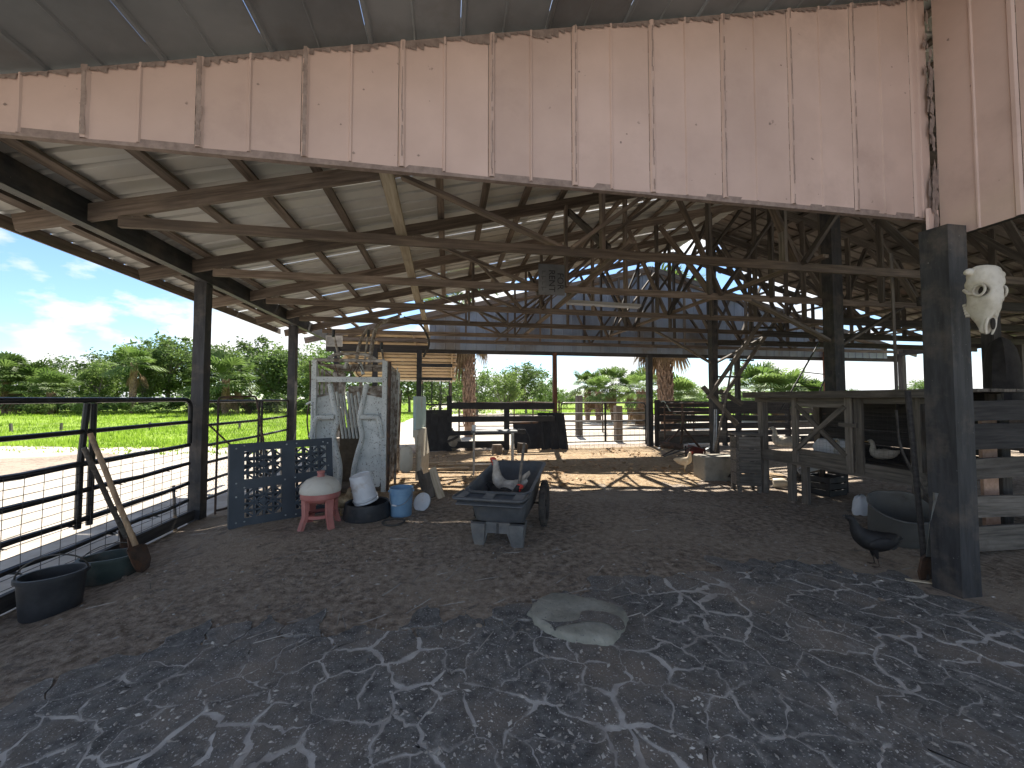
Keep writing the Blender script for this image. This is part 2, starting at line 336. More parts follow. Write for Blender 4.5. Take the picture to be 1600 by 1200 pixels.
def solo(name, mb, mats, label, cat, loc=(0,0,0), rz=0.0, group=None, M=None, smooth=35):
    """a thing that is one mesh, verts in its own local space"""
    o = bpy.data.objects.new(name, mb.mesh(name, mats, smooth)); COL.objects.link(o)
    setm(o, None, M if M is not None else Matrix.Translation(Vector(loc)) @ Matrix.Rotation(rz, 4, 'Z'))
    return tag(o, label, cat, group)
def board(name, p, q, wd, ht, mt, parent=None, up=(0,0,1), seg=4, jit=0.003, bow=0.006):
    """one piece of lumber from p to q: length on local X, wd on Y, ht on Z (towards up)"""
    p, q = Vector(p), Vector(q); L = (q-p).length; F = frame(q-p, up)
    mb = MB(); rings = []
    by, bz = rnd.uniform(-bow, bow), rnd.uniform(-bow, bow); tw = rnd.uniform(-.01, .01)
    for i in range(seg+1):
        u = i/seg; e = 4*u*(1-u); a = tw*(u-.5)
        r = []
        for y, z in ((-.5,-.5),(.5,-.5),(.5,.5),(-.5,.5)):
            yy = y*wd + rnd.uniform(-jit, jit)*.6 + by*e; z_ = z*ht + rnd.uniform(-jit, jit)*.6 + bz*e
            r.append((u*L + (rnd.uniform(-jit, jit)*2 if i in (0, seg) else 0), yy*math.cos(a)-z_*math.sin(a), yy*math.sin(a)+z_*math.cos(a)))
        rings.append(r)
    mb.loft(rings)
    M = Matrix.Translation(p) @ F.to_4x4()
    o = bpy.data.objects.new(name, mb.mesh(name, mt, 40)); COL.objects.link(o); setm(o, parent, M)
    return o
def arc(c, r, a0, a1, n, ax, ay):
    c, ax, ay = Vector(c), Vector(ax), Vector(ay)
    return [c + ax*(r*math.cos(a0+(a1-a0)*i/n)) + ay*(r*math.sin(a0+(a1-a0)*i/n)) for i in range(n+1)]
def rounded_path(pts, r, n=5):
    pts = [Vector(p) for p in pts]; out = [pts[0]]
    for i in range(1, len(pts)-1):
        a, b, c = pts[i-1], pts[i], pts[i+1]
        d1 = (a-b).normalized(); d2 = (c-b).normalized()
        rr = min(r, (a-b).length*.45, (c-b).length*.45)
        s, e = b+d1*rr, b+d2*rr
        for k in range(n+1):
            t = k/n; out.append(s*(1-t)**2 + b*2*t*(1-t) + e*t*t)
    out.append(pts[-1]); return out
def curve_pts(pts, n=6):
    """Catmull-Rom through pts"""
    P = [Vector(p) for p in pts]; P = [P[0]*2-P[1]] + P + [P[-1]*2-P[-2]]; out = []
    for i in range(1, len(P)-2):
        for k in range(n):
            t = k/n; a, b, c, d = P[i-1], P[i], P[i+1], P[i+2]
            out.append(0.5*((b*2) + (c-a)*t + (a*2-b*5+c*4-d)*t*t + (b*3-a-c*3+d)*t**3))
    out.append(P[-2]); return out
# ================================================================== THE SETTING
def sm(t): t = max(0, min(1, t)); return t*t*(3-2*t)
def gbase(x, y): return -0.12*sm((-2.35-x)/0.85)
def gh(x, y):
    n = noise.fractal(Vector((x*.55, y*.55, 3.1)), 1.0, 2.0, 4)*.022 + noise.noise(Vector((x*3.1, y*3.1, 8)))*.010 + noise.noise(Vector((x*7.3, y*7.3, 2)))*.006
    return gbase(x, y) + n*sm((y-2.2)/1.2)*1.0 + .004
def struct(o): o['kind'] = 'structure'; return o
def spaced(a, b, n): return [a+(b-a)*i/n for i in range(n+1)]
# big ground sheet, sand, out to the horizon
xs = [-1500,-600,-250,-100,-50,-30,-20,-12,-8,-6,-5] + spaced(-4.4,-2.2,8) + [-1,2,6,10,16.5,18,22,30,45,80,200,600,1500]
ys = [-1200,-400,-100,-40,-20,-10,-5,-2,0,2,4,6,8,10,12,14,17,20,25,32,45,70,120,250,600,1500]
mb = MB(); vs_ = [(x, y, gbase(x, y)-.03 + (noise.noise(Vector((x*.3,y*.3,1)))*.02 if abs(x)<40 and abs(y)<50 and not -3.5<x<17 else 0)) for y in ys for x in xs]
nx = len(xs); mb.add(vs_, [(j*nx+i, j*nx+i+1, (j+1)*nx+i+1, (j+1)*nx+i) for j in range(len(ys)-1) for i in range(nx-1)])
struct(mb.build('ground', 'sand', smooth=180))
# trampled dirt floor under the roof
GX, GY = spaced(-3.36, 16.9, 270), spaced(-2.0, 12.3, 190)
mb = MB(); nx = len(GX)
mb.add([(x + (noise.noise(Vector((0, y*1.3, 5)))*.12 if i == nx-1 else 0), y + (noise.noise(Vector((x*.8, 0, 9)))*.35 if j in (0, len(GY)-1) else 0), gh(x, y)) for j, y in enumerate(GY) for i, x in enumerate(GX)],
       [(j*nx+i, j*nx+i+1, (j+1)*nx+i+1, (j+1)*nx+i) for j in range(len(GY)-1) for i in range(nx-1)])
struct(mb.build('dirt_floor', 'dirt_floor', smooth=180))
# green pasture
def grass_in(a):
    """inner radius of the pasture for an azimuth (degrees right of the camera axis)"""
    t = sm((a+22)/10.0)
    t2 = sm((a-38)/10.0)
    return (13.4*(1-t) + 36*t)*(1-t2) + 12.5*t2
mb = MB(); A = spaced(-115, 100, 110); RR = [1, 1.25, 1.6, 2.1, 3, 4.5, 8, 16, 40]
pv = []
for a in A:
    az = YAW + R(a); r0 = grass_in(a)/max(.55, math.cos(R(max(-56, min(56, a)))))
    for k, q in enumerate(RR):
        r = r0*q
        if k == 0: r *= 1 + .10*noise.noise(Vector((a*.22, 0, 2))) + .05*noise.noise(Vector((a*1.1, 4, 2)))
        pv.append((r*math.sin(az), r*math.cos(az), (-.135 if a < 0 else -.02) + .02*noise.noise(Vector((a*.1, k, 0)))))
nr = len(RR)
mb.add(pv, [(i*nr+k+1, (i+1)*nr+k+1, (i+1)*nr+k, i*nr+k) for i in range(len(A)-1) for k in range(nr-1)])
struct(mb.build('pasture', 'grass_soil', smooth=180))
mb = MB(); gr = random.Random(3)
def tuft(x, y, z, h, n):
    for _ in range(n):
        a = gr.uniform(0, 6.28); w_ = gr.uniform(.012, .03)*(1+h); hh = h*gr.uniform(.6, 1.2); l = gr.uniform(0, .5)*hh; b = gr.uniform(0, 6.28)
        ox, oy = gr.uniform(-.15,.15), gr.uniform(-.15,.15)
        mb.add([(x+ox+w_*math.cos(a), y+oy+w_*math.sin(a), z), (x+ox-w_*math.cos(a), y+oy-w_*math.sin(a), z), (x+ox+l*math.cos(b), y+oy+l*math.sin(b), z+hh)], [(0,1,2)])
for i in range(21000):
    a = gr.uniform(-66, -8); r0 = grass_in(a)/max(.55, math.cos(R(a)))*(1 + .10*noise.noise(Vector((a*.22, 0, 2))) + .05*noise.noise(Vector((a*1.1, 4, 2))))
    r = r0*(1.0 + 2.6*gr.random()**1.5); az = YAW + R(a)
    x, y = r*math.sin(az), r*math.cos(az)
    d = noise.noise(Vector((x*.25, y*.25, 7)))
    tuft(x, y, -.15, .10 + .16*max(0, d) + .1*gr.random()*(r/r0-.9), 3)
for i in range(4000):
    a = gr.uniform(-12, 45); r = gr.uniform(37, 60)/math.cos(R(a)); az = YAW + R(a); tuft(r*math.sin(az), r*math.cos(az), -.05, gr.uniform(.15,.4), 3)
for i in range(220):      # ragged clumps creeping into the sand
    a = gr.uniform(-60, -24); r = grass_in(a)/max(.55, math.cos(R(a)))*gr.uniform(.86, 1.0); az = YAW + R(a); tuft(r*math.sin(az), r*math.cos(az), -.15, gr.uniform(.04,.12), 4)
o = mb.build('grass', 'grass_blade', smooth=0); tag(o, 'bright green pasture grass beyond the sand yard', 'grass', kind='stuff')
# brown soil strip on the sand yard outside the gate
mb = MB(); pts = [onZ(px, py, -.13) for px, py in ((-140,726),(-40,718),(60,714),(150,708),(190,712),(150,722),(60,738),(-40,748),(-140,752))]
pts = curve_pts(pts + [pts[0]], 4)[:-1]
c = sum(pts, Vector())/len(pts)
mb.add([c+Vector((0,0,.04))] + [p+Vector((0,0,.0)) for p in pts], [(0, i+1, (i+1)%len(pts)+1) for i in range(len(pts))])
struct(mb.build('soil_strip', 'dirt_floor', smooth=180))
# broken asphalt apron, every slab a piece of its own with sand in the joints
bnd = [onZ(px, py) for px, py in ((40,1085),(140,1062),(235,1008),(340,992),(500,990),(640,985),(760,978),(830,962),(905,926),(1010,902),(1180,886),(1330,892),(1470,935),(1600,985))]
POLY = [(-2.2,.2), (-2.4,.7)] + [(p.x, p.y) for p in bnd] + [(4.3,1.4), (4.0,.1)]
def inside(x, y, P=POLY):
    c = False; j = len(P)-1
    for i in range(len(P)):
        if (P[i][1] > y) != (P[j][1] > y) and x < (P[j][0]-P[i][0])*(y-P[i][1])/(P[j][1]-P[i][1])+P[i][0]: c = not c
        j = i
    return c
mb = MB(); st = .1; cells = {}
for i in range(-30, 48):
    for j in range(-14, 45):
        x, y = i*st, j*st
        wx = x + noise.noise(Vector((x*3,y*3,1)))*.12; wy = y + noise.noise(Vector((x*3,y*3,6)))*.12
        if all(inside(wx+a, wy+b) for a, b in ((.13,.05),(-.13,.05),(.05,-.1),(.05,.16),(.05,.05))): cells[(i,j)] = 1
vi = {}
for (i, j) in cells:
    f = []
    for a, b in ((0,0),(1,0),(1,1),(0,1)):
        k = (i+a, j+b)
        if k not in vi:
            vi[k] = len(mb.v); x, y = k[0]*st, k[1]*st
            mb.v.append((x + noise.noise(Vector((x*9,y*9,3)))*.045, y + noise.noise(Vector((x*9,y*9,4)))*.045, gh(x, y)+.007))
        f.append(vi[k])
    mb.f.append(tuple(f)); mb.m.append(0)
pad = struct(mb.build('asphalt_apron', 'crack_sand', smooth=180))
seeds = []; sr = random.Random(12); SP = .235
jx = 0
for j in range(-3, 21):
    for i in range(-14, 22):
        x = (i + .5*(j%2))*SP + sr.uniform(-.10,.10); y = j*SP + sr.uniform(-.10,.10)
        seeds.append((x, y))
def clip(poly, px, py, nx_, ny_):
    out = []
    for k in range(len(poly)):
        a, b = poly[k], poly[(k+1)%len(poly)]
        da = (a[0]-px)*nx_+(a[1]-py)*ny_; db = (b[0]-px)*nx_+(b[1]-py)*ny_
        if da <= 0: out.append(a)
        if (da < 0) != (db < 0):
            t = da/(da-db); out.append((a[0]+(b[0]-a[0])*t, a[1]+(b[1]-a[1])*t))
    return out
count = 0
def seen(q):
    d = q[0]*math.sin(YAW)+q[1]*math.cos(YAW); l = q[0]*math.cos(YAW)-q[1]*math.sin(YAW)
    return d > 1.4 and abs(l) < d*1.4
seeds.sort(key=lambda q: (not seen(q), q[1]))
loose = MB()
for si, (x, y) in enumerate(seeds):
    if not any(inside(x+a, y+b) for a, b in ((0,0),(.13,0),(-.13,0),(0,.13),(0,-.13))): continue
    poly = [(x-.6,y-.6),(x+.6,y-.6),(x+.6,y+.6),(x-.6,y+.6)]
    for sj, (u, v) in enumerate(seeds):
        if sj == si or abs(u-x) > .8 or abs(v-y) > .8: continue
        poly = clip(poly, (x+u)/2, (y+v)/2, u-x, v-y)
        if len(poly) < 3: break
    if len(poly) < 3: continue
    cx = sum(p[0] for p in poly)/len(poly); cy = sum(p[1] for p in poly)/len(poly)
    ring = []
    for k in range(len(poly)):
        a, b = poly[k], poly[(k+1)%len(poly)]
        m_ = max(2, int(math.dist(a, b)/.018))
        for s_ in range(m_):
            t = s_/m_; X = a[0]+(b[0]-a[0])*t; Y = a[1]+(b[1]-a[1])*t
            wx = X + noise.noise(Vector((X*4,Y*4,2)))*.11 + noise.noise(Vector((X*17,Y*17,2)))*.03 + noise.noise(Vector((X*45,Y*45,2)))*.008
            wy = Y + noise.noise(Vector((X*4,Y*4,7)))*.11 + noise.noise(Vector((X*17,Y*17,7)))*.03 + noise.noise(Vector((X*45,Y*45,7)))*.008
            g = .0025 + .028*max(0, noise.noise(Vector((X*1.8,Y*1.8,11)))+.05) + .024*max(0, noise.noise(Vector((X*7,Y*7,13)))-.08)
            d = Vector((cx-wx, cy-wy)); L_ = d.length
            if L_ > 1e-4: wx += d.x/L_*min(g, L_*.6); wy += d.y/L_*min(g, L_*.6)
            ring.append((wx, wy))
    tz = .0095 + sr.uniform(0,.0015); tx, ty = sr.uniform(-.004,.004), sr.uniform(-.004,.004)
    mb = MB(); n = len(ring)
    top = [(px-cx, py-cy, tz + (px-cx)*tx+(py-cy)*ty) for px, py in ring]
    inn = [(p[0]*.72, p[1]*.72, p[2]+.0012) for p in top]
    bot = [(p[0]*1.02, p[1]*1.02, -.02) for p in top]
    mb.add(bot+top+inn, [(i, (i+1)%n, n+(i+1)%n, n+i) for i in range(n)] + [(n+i, n+(i+1)%n, 2*n+(i+1)%n, 2*n+i) for i in range(n)] + [tuple(2*n+i for i in range(n))])
    count += 1
    if seen((x, y)) and count <= 300:
        o = mb.build('asphalt_piece', 'asphalt', pad, Matrix.Translation((cx, cy, gh(cx, cy))), smooth=50)
        at = o.data.attributes.new('dust', 'FLOAT', 'POINT'); at.data.foreach_set('value', [1.0]*(2*n) + [0.0]*n)
    else: loose.add([(a+cx, b+cy, c_+gh(cx, cy)) for a, b, c_ in mb.v], mb.f)
o = loose.build('asphalt_piece', 'asphalt', pad, smooth=50); o['kind'] = 'stuff'
# wood chips, pebbles and droppings on the floor
mb = MB(); cr_ = random.Random(5)
for i in range(9000):
    if i < 7000:
        a = cr_.uniform(-50, 52); d = 1.7 + 7.5*cr_.random()**1.6
    else:
        a = cr_.uniform(-12, 35); d = cr_.uniform(6.5, 10.8)
    az = YAW + R(a); x, y = d*math.tan(R(a))*math.cos(YAW)+d*math.sin(YAW), d*math.cos(YAW)-d*math.tan(R(a))*math.sin(YAW)
    if x < -3.1 or y < .5: continue
    s_ = (.0011 + .0075*cr_.random()**4)*(1+.12*d); z = gh(x, y) + (.012 if inside(x, y) else .002)
    l = s_*cr_.uniform(1, 2.6); t = cr_.uniform(0, 3.14); c_, s2 = math.cos(t), math.sin(t)
    vs_ = [(x+l*c_, y+l*s2, z), (x-s_*s2, y+s_*c_, z), (x-l*c_, y-l*s2, z), (x+s_*s2, y-s_*c_, z), (x+cr_.uniform(-.3,.3)*s_, y, z+s_*cr_.uniform(.4,.9))]
    mb.add(vs_, [(0,1,4),(1,2,4),(2,3,4),(3,0,4)])
for i in range(520):     # straw stalks and clods on the near floor
    a = cr_.uniform(-46, 50); d = 2.4 + 5.5*cr_.random(); x, y = d*math.tan(R(a))*math.cos(YAW)+d*math.sin(YAW), d*math.cos(YAW)-d*math.tan(R(a))*math.sin(YAW)
    if x < -2.9 or x > 5.6 or y < 1: continue
    z = gh(x, y) + (.013 if inside(x, y) else .004); t = cr_.uniform(0, 3.14)
    if i % 3:
        l = cr_.uniform(.03,.13); c_, s2 = math.cos(t)*l, math.sin(t)*l; w_ = .0025; mb.add([(x+c_+s2/l*w_, y+s2-c_/l*w_, z), (x+c_-s2/l*w_, y+s2+c_/l*w_, z+.003), (x-c_-s2/l*w_, y-s2+c_/l*w_, z+.006), (x-c_+s2/l*w_, y-s2-c_/l*w_, z+.003)], [(0,1,2,3)])
    else: mb.sphere((x, y, z), cr_.uniform(.008,.024), 7, 4, 1, (1.2, .9, .6), Matrix.Rotation(t, 3, 'Z'))
o = mb.build('floor_litter', ['chip','dirt_floor'], smooth=0); tag(o, 'pale chips and pebbles strewn over the dirt floor', 'litter', kind='stuff')

# straw and dried mulch over the rear floor, coloured to warm the sun patch
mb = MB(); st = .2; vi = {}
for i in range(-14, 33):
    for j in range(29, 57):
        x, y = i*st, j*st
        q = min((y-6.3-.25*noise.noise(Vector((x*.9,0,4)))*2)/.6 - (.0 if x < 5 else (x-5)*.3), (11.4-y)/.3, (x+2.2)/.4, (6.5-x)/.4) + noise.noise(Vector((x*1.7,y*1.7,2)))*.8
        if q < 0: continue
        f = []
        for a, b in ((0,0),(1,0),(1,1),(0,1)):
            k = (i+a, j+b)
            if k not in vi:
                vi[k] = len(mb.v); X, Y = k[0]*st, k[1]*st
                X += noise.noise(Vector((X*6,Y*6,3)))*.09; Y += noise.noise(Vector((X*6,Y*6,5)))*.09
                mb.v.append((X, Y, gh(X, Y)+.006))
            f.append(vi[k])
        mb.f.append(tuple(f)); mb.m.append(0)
struct(mb.build('sun_tinted_straw', 'sun_tinted_straw', smooth=180))
mb = MB()
for i in range(1500):
    x, y = cr_.uniform(-1.5, 6.2), cr_.uniform(6.6, 11.2)
    if noise.noise(Vector((x*1.1,y*1.1,6))) < -.05+.25*cr_.random(): continue
    s_ = cr_.uniform(.02,.07); z = gh(x, y)+.01; a = cr_.uniform(0,6.28); b = cr_.uniform(.01,.05)
    c_, s2 = math.cos(a)*s_, math.sin(a)*s_
    mb.add([(x+c_, y+s2, z+b*cr_.random()), (x-s2*.5, y+c_*.5, z), (x-c_, y-s2, z+b*cr_.random()), (x+s2*.5, y-c_*.5, z+b)], [(0,1,2),(0,2,3)])
o = mb.build('leaf_litter', 'leaf_litter', smooth=0); tag(o, 'dry curled leaves and straw on the sunlit rear floor', 'litter', kind='stuff')
# ================================================================== THE POLE BARN
XL, XRG, XR = -3.4, 6.4, 16.2       # left post row, ridge, right post row
SL = .25
def rtop(x): return 3.32 + SL*(x-XL) if x <= XRG else 3.32 + SL*(XR-x)     # rafter top edge
barn = thing('pole_barn', 'open sided wooden pole barn with tin roof, black posts and pink metal fascia', 'barn', (XRG, 7.0, 0))
def bpart(mb, name, mats, smooth=35): return mb.build(name, mats, barn, smooth=smooth, world=True)
def post(name, x, y, z0, z1, s, mt, parent=barn, rz=0):
    board(name, (x, y, z0), (x, y, z1), s, s, mt, parent, up=(math.cos(rz), math.sin(rz), 0), seg=6, jit=.005, bow=.004)
for y in (5.99, 9.18): post('post', XL, y, -.3, 3.16, .15, 'post_paint')
post('post', XL, 2.6, -.3, 3.16, .15, 'post_paint')
board('eave_beam', (XL+.06, 2.0, 3.265), (XL+.06, 11.5, 3.265), .10, .23, 'post_paint', barn, seg=8)
for y, s in ((5.46,.19), (8.44,.15)): post('post', XRG, y, -.2, 5.5, s, 'post_paint')
for y in (5.46, 8.44, 11.36): post('post', XR, y, -.2, 3.3, .15, 'dark_wood')
post('post', 13.0, 11.36, -.2, 3.2, .15, 'rust_post')
for x in (11.2,): post('post', x, 5.46, -.2, 4.5, .16, 'dark_wood')
board('eave_beam', (XR-.06, 2.7, 3.2), (XR-.06, 11.5, 3.2), .08, .24, 'dark_wood', barn, seg=6)
# corner post beside the camera with the pink header above it
CPX, CPY = 4.02, 2.50
post('corner_post', CPX, CPY, -.2, 2.95, .19, 'post_paint', rz=0)
# trusses
TY = [4.10, 5.57, 7.05, 8.53, 10.0, 11.25]
def webs(): return [((-.5,1),(1.35,0)), ((1.75,0),(1.75,1)), ((1.35,0),(3.55,1)), ((3.55,1),(4.35,0)), ((4.15,0),(4.15,1)), ((4.35,0),(6.1,1)), ((6.4,0),(6.4,1))]
for ti, y in enumerate(TY):
    mt = 'truss_wood'
    t = board('truss', (XL+.35, y, 3.20), (XR-.3, y, 3.20), .04, .10, mt, barn, seg=12, bow=.008)   # the bottom chord carries the truss
    tail = -3.9 + rnd.uniform(-.06, .06)
    board('top_chord', (tail, y, rtop(tail)-.08), (XRG, y, rtop(XRG)-.08), .042, .155, mt, t, seg=10, bow=.006)
    board('top_chord', (XRG, y, rtop(XRG)-.085), (XR+.5, y, rtop(XR+.5)-.085), .042, .155, 'shaded_truss_wood', t, seg=10, bow=.006)
    extra = [((.45,0),(.45,1)), ((2.75,0),(2.75,1)), ((5.3,0),(5.3,1)), ((.45,1),(1.35,0)), ((2.75,1),(1.75,0)), ((5.3,1),(4.35,0))] if ti in (2,3,4) else ([((2.75,0),(2.75,1)), ((5.3,0),(5.3,1))] if ti else [])
    for (a, ka), (b, kb) in webs()+extra:
        for mir in (0, 1):
            x0, x1 = (a, b) if not mir else (2*XRG-a, 2*XRG-b)
            if mir and a == b == XRG: continue
            z0 = rtop(x0)-.14 if ka else 3.22; z1 = rtop(x1)-.14 if kb else 3.22
            off = .042*rnd.choice((-1, 1))
            if ti == 5 and mir == 0 and a < 1: continue
            board('web', (x0, y+off, z0), (x1, y+off, z1), .04, .09, ('shaded_truss_wood' if x0 > 3.9 else 'truss_wood') if rnd.random() < .85 else 'grey_wood', t, up=(0,1,0), bow=.003)
# purlins
k = 0
for i in range(17):
    x = -3.72 + .6*i
    y1 = 10.9 + rnd.uniform(-.3, .4)
    if x < XRG: board('purlin', (x, 2.66, rtop(x)+.02), (x, y1, rtop(x)+.02), .09, .038, 'truss_wood', barn, up=(-SL,0,1), seg=10, bow=.01)
    x2 = 2*XRG - x
    if x2 > XRG: board('purlin', (x2, 2.66, rtop(x2)+.02), (x2, 10.6+rnd.uniform(-.5,.7), rtop(x2)+.02), .09, .038, 'shaded_truss_wood', barn, up=(SL,0,1), seg=10, bow=.01)
# roof sheets: ribbed tin, ribs running down the slope
def rib_profile(L, pitch, rw, rh):
    out = [(0,0)]; p = pitch/2
    while p < L - rw:
        out += [(p-rw, 0), (p-rw*.45, rh), (p+rw*.45, rh), (p+rw, 0)]; p += pitch
    out.append((L, 0)); return out
def roof_sheet(y0, wy, x0, x1, parent, mt='galv', name='roof_sheet', lift=0, z=None, nseg=3):
    pr = rib_profile(wy, .229, .028, .032); mb = MB(); n = len(pr); zf = z or (lambda x: rtop(x)+.045)
    jy = rnd.uniform(-.01,.01)
    for j in range(nseg+1):
        x = x0+(x1-x0)*j/nseg
        for u, h in pr: mb.v.append((x, y0+u+jy, zf(x)+h+lift + (rnd.uniform(-.004,.004))))
    for j in range(nseg):
        for i in range(n-1): mb.f.append((j*n+i, j*n+i+1, (j+1)*n+i+1, (j+1)*n+i)); mb.m.append(0)
    return mb.build(name, mt, parent, smooth=30, world=True)
for i in range(8):
    y0 = 2.64 + i*.915; a = .006*(i % 2)
    yl = .93 if i < 7 else .86
    roof_sheet(y0, yl, -4.02, 1.3, barn, lift=a); roof_sheet(y0, yl, 1.22, XRG+.04, barn, lift=a+.004)
    roof_sheet(y0, yl, XRG-.04 if i != 7 else XRG+.9, 11.5, barn, 'galv_brown', lift=a)
    roof_sheet(y0, yl, 11.4, XR+.6, barn, 'galv_brown', lift=a+.004)
for i in range(9):      # unseen roof added past the camera to shade the right bay
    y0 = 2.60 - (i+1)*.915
    roof_sheet(y0, .93, 4.19, XRG+.04, barn, 'galv_brown'); roof_sheet(y0, .93, XRG-.04, 11.5, barn, 'galv_brown'); roof_sheet(y0, .93, 11.4, XR+.6, barn, 'galv_brown')
for i in range(5): board('rafter', (4.2, 2.0-i*1.8, rtop(4.2)-.06), (XRG, 2.0-i*1.8, rtop(XRG)-.06), .042, .155, 'truss_wood', barn); board('rafter', (XRG, 2.0-i*1.8, rtop(XRG)-.065), (XR+.5, 2.0-i*1.8, rtop(XR+.5)-.065), .042, .155, 'truss_wood', barn)  # rafters of that added shading roof
mb = MB(); mb.add([(XRG-.25, 2.6, rtop(XRG-.25)+.075), (XRG, 2.6, rtop(XRG)+.085), (XRG+.25, 2.6, rtop(XRG+.25)+.075), (XRG-.25, 9.3, rtop(XRG-.25)+.075), (XRG, 9.3, rtop(XRG)+.085), (XRG+.25, 9.3, rtop(XRG+.25)+.075)], [(0,1,4,3),(1,2,5,4)])
bpart(mb, 'ridge_cap', 'galv', 0)
board('fascia_board', (-4.0, 2.66, rtop(-4.0)-.02), (-4.0, 10.0, rtop(-4.0)-.02), .025, .12, 'truss_wood', barn, seg=6)
# long bracing boards laid over the bottom chords, sway braces
board('brace_board', (-.47, 2.75, 3.275), (-.54, 7.2, 3.275), .105, .04, 'pale_wood', barn, seg=8)
board('brace_board', (-.50, 7.0, 3.30), (-.56, 11.3, 3.30), .10, .04, 'pale_wood', barn, seg=6)
board('brace_board', (2.0, 3.9, 3.27), (2.05, 10.3, 3.27), .09, .04, 'truss_wood', barn, seg=6)
board('brace_board', (4.5, 3.9, 3.27), (4.4, 10.3, 3.27), .09, .04, 'truss_wood', barn, seg=6)
board('brace_board', (8.6, 3.9, 3.27), (8.5, 10.3, 3.27), .09, .04, 'truss_wood', barn, seg=6)
board('brace_board', (11.3, 3.9, 3.27), (11.2, 10.3, 3.27), .09, .04, 'truss_wood', barn, seg=6)
for x, ya, yb in ((1.75,4.1,5.57),(4.15,5.57,7.05),(1.75,7.05,8.53),(4.15,8.53,10.0),(6.4,4.1,5.57),(6.4,7.05,8.53),(8.65,4.1,5.57),(8.65,7.05,8.53),(11.05,5.57,7.05),(6.3,8.53,10.0)):
    board('sway_brace', (x+.06, ya, 3.25), (x+.06, yb, rtop(x)-.2), .09, .04, 'shaded_truss_wood' if rnd.random()<.8 else 'truss_wood', barn, up=(1,0,0))
board('knee_brace', (6.35, 5.46, 2.5), (4.9, 5.6, 3.2), .09, .04, 'grey_wood', barn)
board('knee_brace', (6.45, 5.46, 2.4), (8.1, 5.6, 3.2), .09, .04, 'grey_wood', barn)
board('knee_brace', (6.45, 8.44, 2.4), (8.1, 8.55, 3.2), .09, .04, 'grey_wood', barn)
board('knee_brace', (6.35, 8.44, 2.4), (4.9, 8.55, 3.2), .09, .04, 'grey_wood', barn)
# cross purlin boards inside the dark right bay
for y in (4.8, 6.3, 7.8, 9.3):
    board('tie_board', (7.2, y, 3.05), (16.1, y, 3.05), .04, .14, 'dark_wood', barn, seg=6, bow=.02)
# pink fascia: ribbed panels hanging from the roof line down to the chord line
FY, FZ = 2.62, 3.10
def ctop(x): return 4.07 + .247*x       # ceiling liner in front of the fascia
RIB = .305
def panel_x(x0, x1, yb, zb, zt, name, mt, along='x', sgn=-1, mid=True):
    """upright ribbed panel; along x at y=yb or along y at x=yb"""
    L_ = x1-x0; rr = .014
    pr = [(0,.0),(.012,rr),(.035,rr),(.047,0)]
    if mid: pr += [(L_/2-.012,0),(L_/2-.005,rr*.7),(L_/2+.005,rr*.7),(L_/2+.012,0)]
    pr += [(L_-.004,0)]
    mb = MB(); n = len(pr); nz = 4
    for j in range(nz+1):
        for u, h in pr:
            x = x0+u; z = zb(x)+(zt(x)-zb(x))*j/nz; o_ = sgn*h + rnd.uniform(-.0012,.0012)
            mb.v.append((x, yb+o_, z) if along == 'x' else (yb+o_, x, z))
    for j in range(nz):
        for i in range(n-1): mb.f.append((j*n+i, j*n+i+1, (j+1)*n+i+1, (j+1)*n+i)); mb.m.append(0)
    return bpart(mb, name, mt, 30)
x = -4.0
while x < 4.1:
    x1 = min(x+2*RIB, 4.12)
    if x1-x > .1: panel_x(x, x1, FY, lambda q: FZ-.01*math.sin(q*1.7), lambda q: ctop(q)-.01, 'fascia_panel', 'pink_metal')
    x += 2*RIB
y = 1.5
while y < 2.6:
    y1 = min(y+2*RIB, 2.60)
    if y1-y > .1: panel_x(y, y1, 4.16, lambda q: 2.90, lambda q: ctop(4.16)-.01, 'fascia_panel', 'pink_metal', along='y')
    y += 2*RIB
# corner trim and its streak of grime
panel_x(4.0, 4.14, FY-.03, lambda q: 2.92, lambda q: 3.16, 'corner_filler', 'pink_metal', mid=False)
mb = MB()
for k in range(60):
    z = rnd.uniform(2.95, 4.9); l = rnd.uniform(.04,.16); w_ = rnd.uniform(.008,.03); x = 4.105+rnd.gauss(0,.018)
    mb.add([(x-w_, FY-.017-.0004*k, z), (x+w_*.4, FY-.017-.0004*k, z-l*.2), (x+w_, FY-.017-.0004*k, z+l*.6), (x-w_*.3, FY-.017-.0004*k, z+l)], [(0,1,2,3)])
o = bpart(mb, 'corner_grime', 'grime', 0); o['kind'] = 'stuff'
mb = MB()
for k in range(13):      # dirt and mud-dauber crust along the panel seams
    x = -4.0+2*RIB*k+.024; z = FZ+.01; top = ctop(x)-.03
    while z < top:
        l = rnd.uniform(.03,.10)
        if rnd.random() < (.97 if k < 6 else .8):
            w_ = rnd.uniform(.022,.034) if k < 6 else rnd.uniform(.004,.010); xo = rnd.uniform(-.003,.003)
            yy = FY-.0165-.0003*(len(mb.f)%9); mb.add([(x-w_/2+xo, yy, z), (x+w_/2+xo, yy, z), (x+w_/2*rnd.uniform(.6,1.1)+xo, yy, z+l), (x-w_/2*rnd.uniform(.6,1.1)+xo, yy, z+l)], [(0,1,2,3)])
        z += l*.9
for k in range(26):
    x = rnd.uniform(-3.9,4.0); z = rnd.uniform(FZ, ctop(x)-.05); s_ = rnd.uniform(.004,.012); mb.add([(x-s_,FY-.004,z),(x,FY-.004,z-s_*.7),(x+s_,FY-.004,z),(x,FY-.004,z+s_)], [(0,1,2,3)])
o = bpart(mb, 'seam_grime', 'grime', 0); o['kind'] = 'stuff'
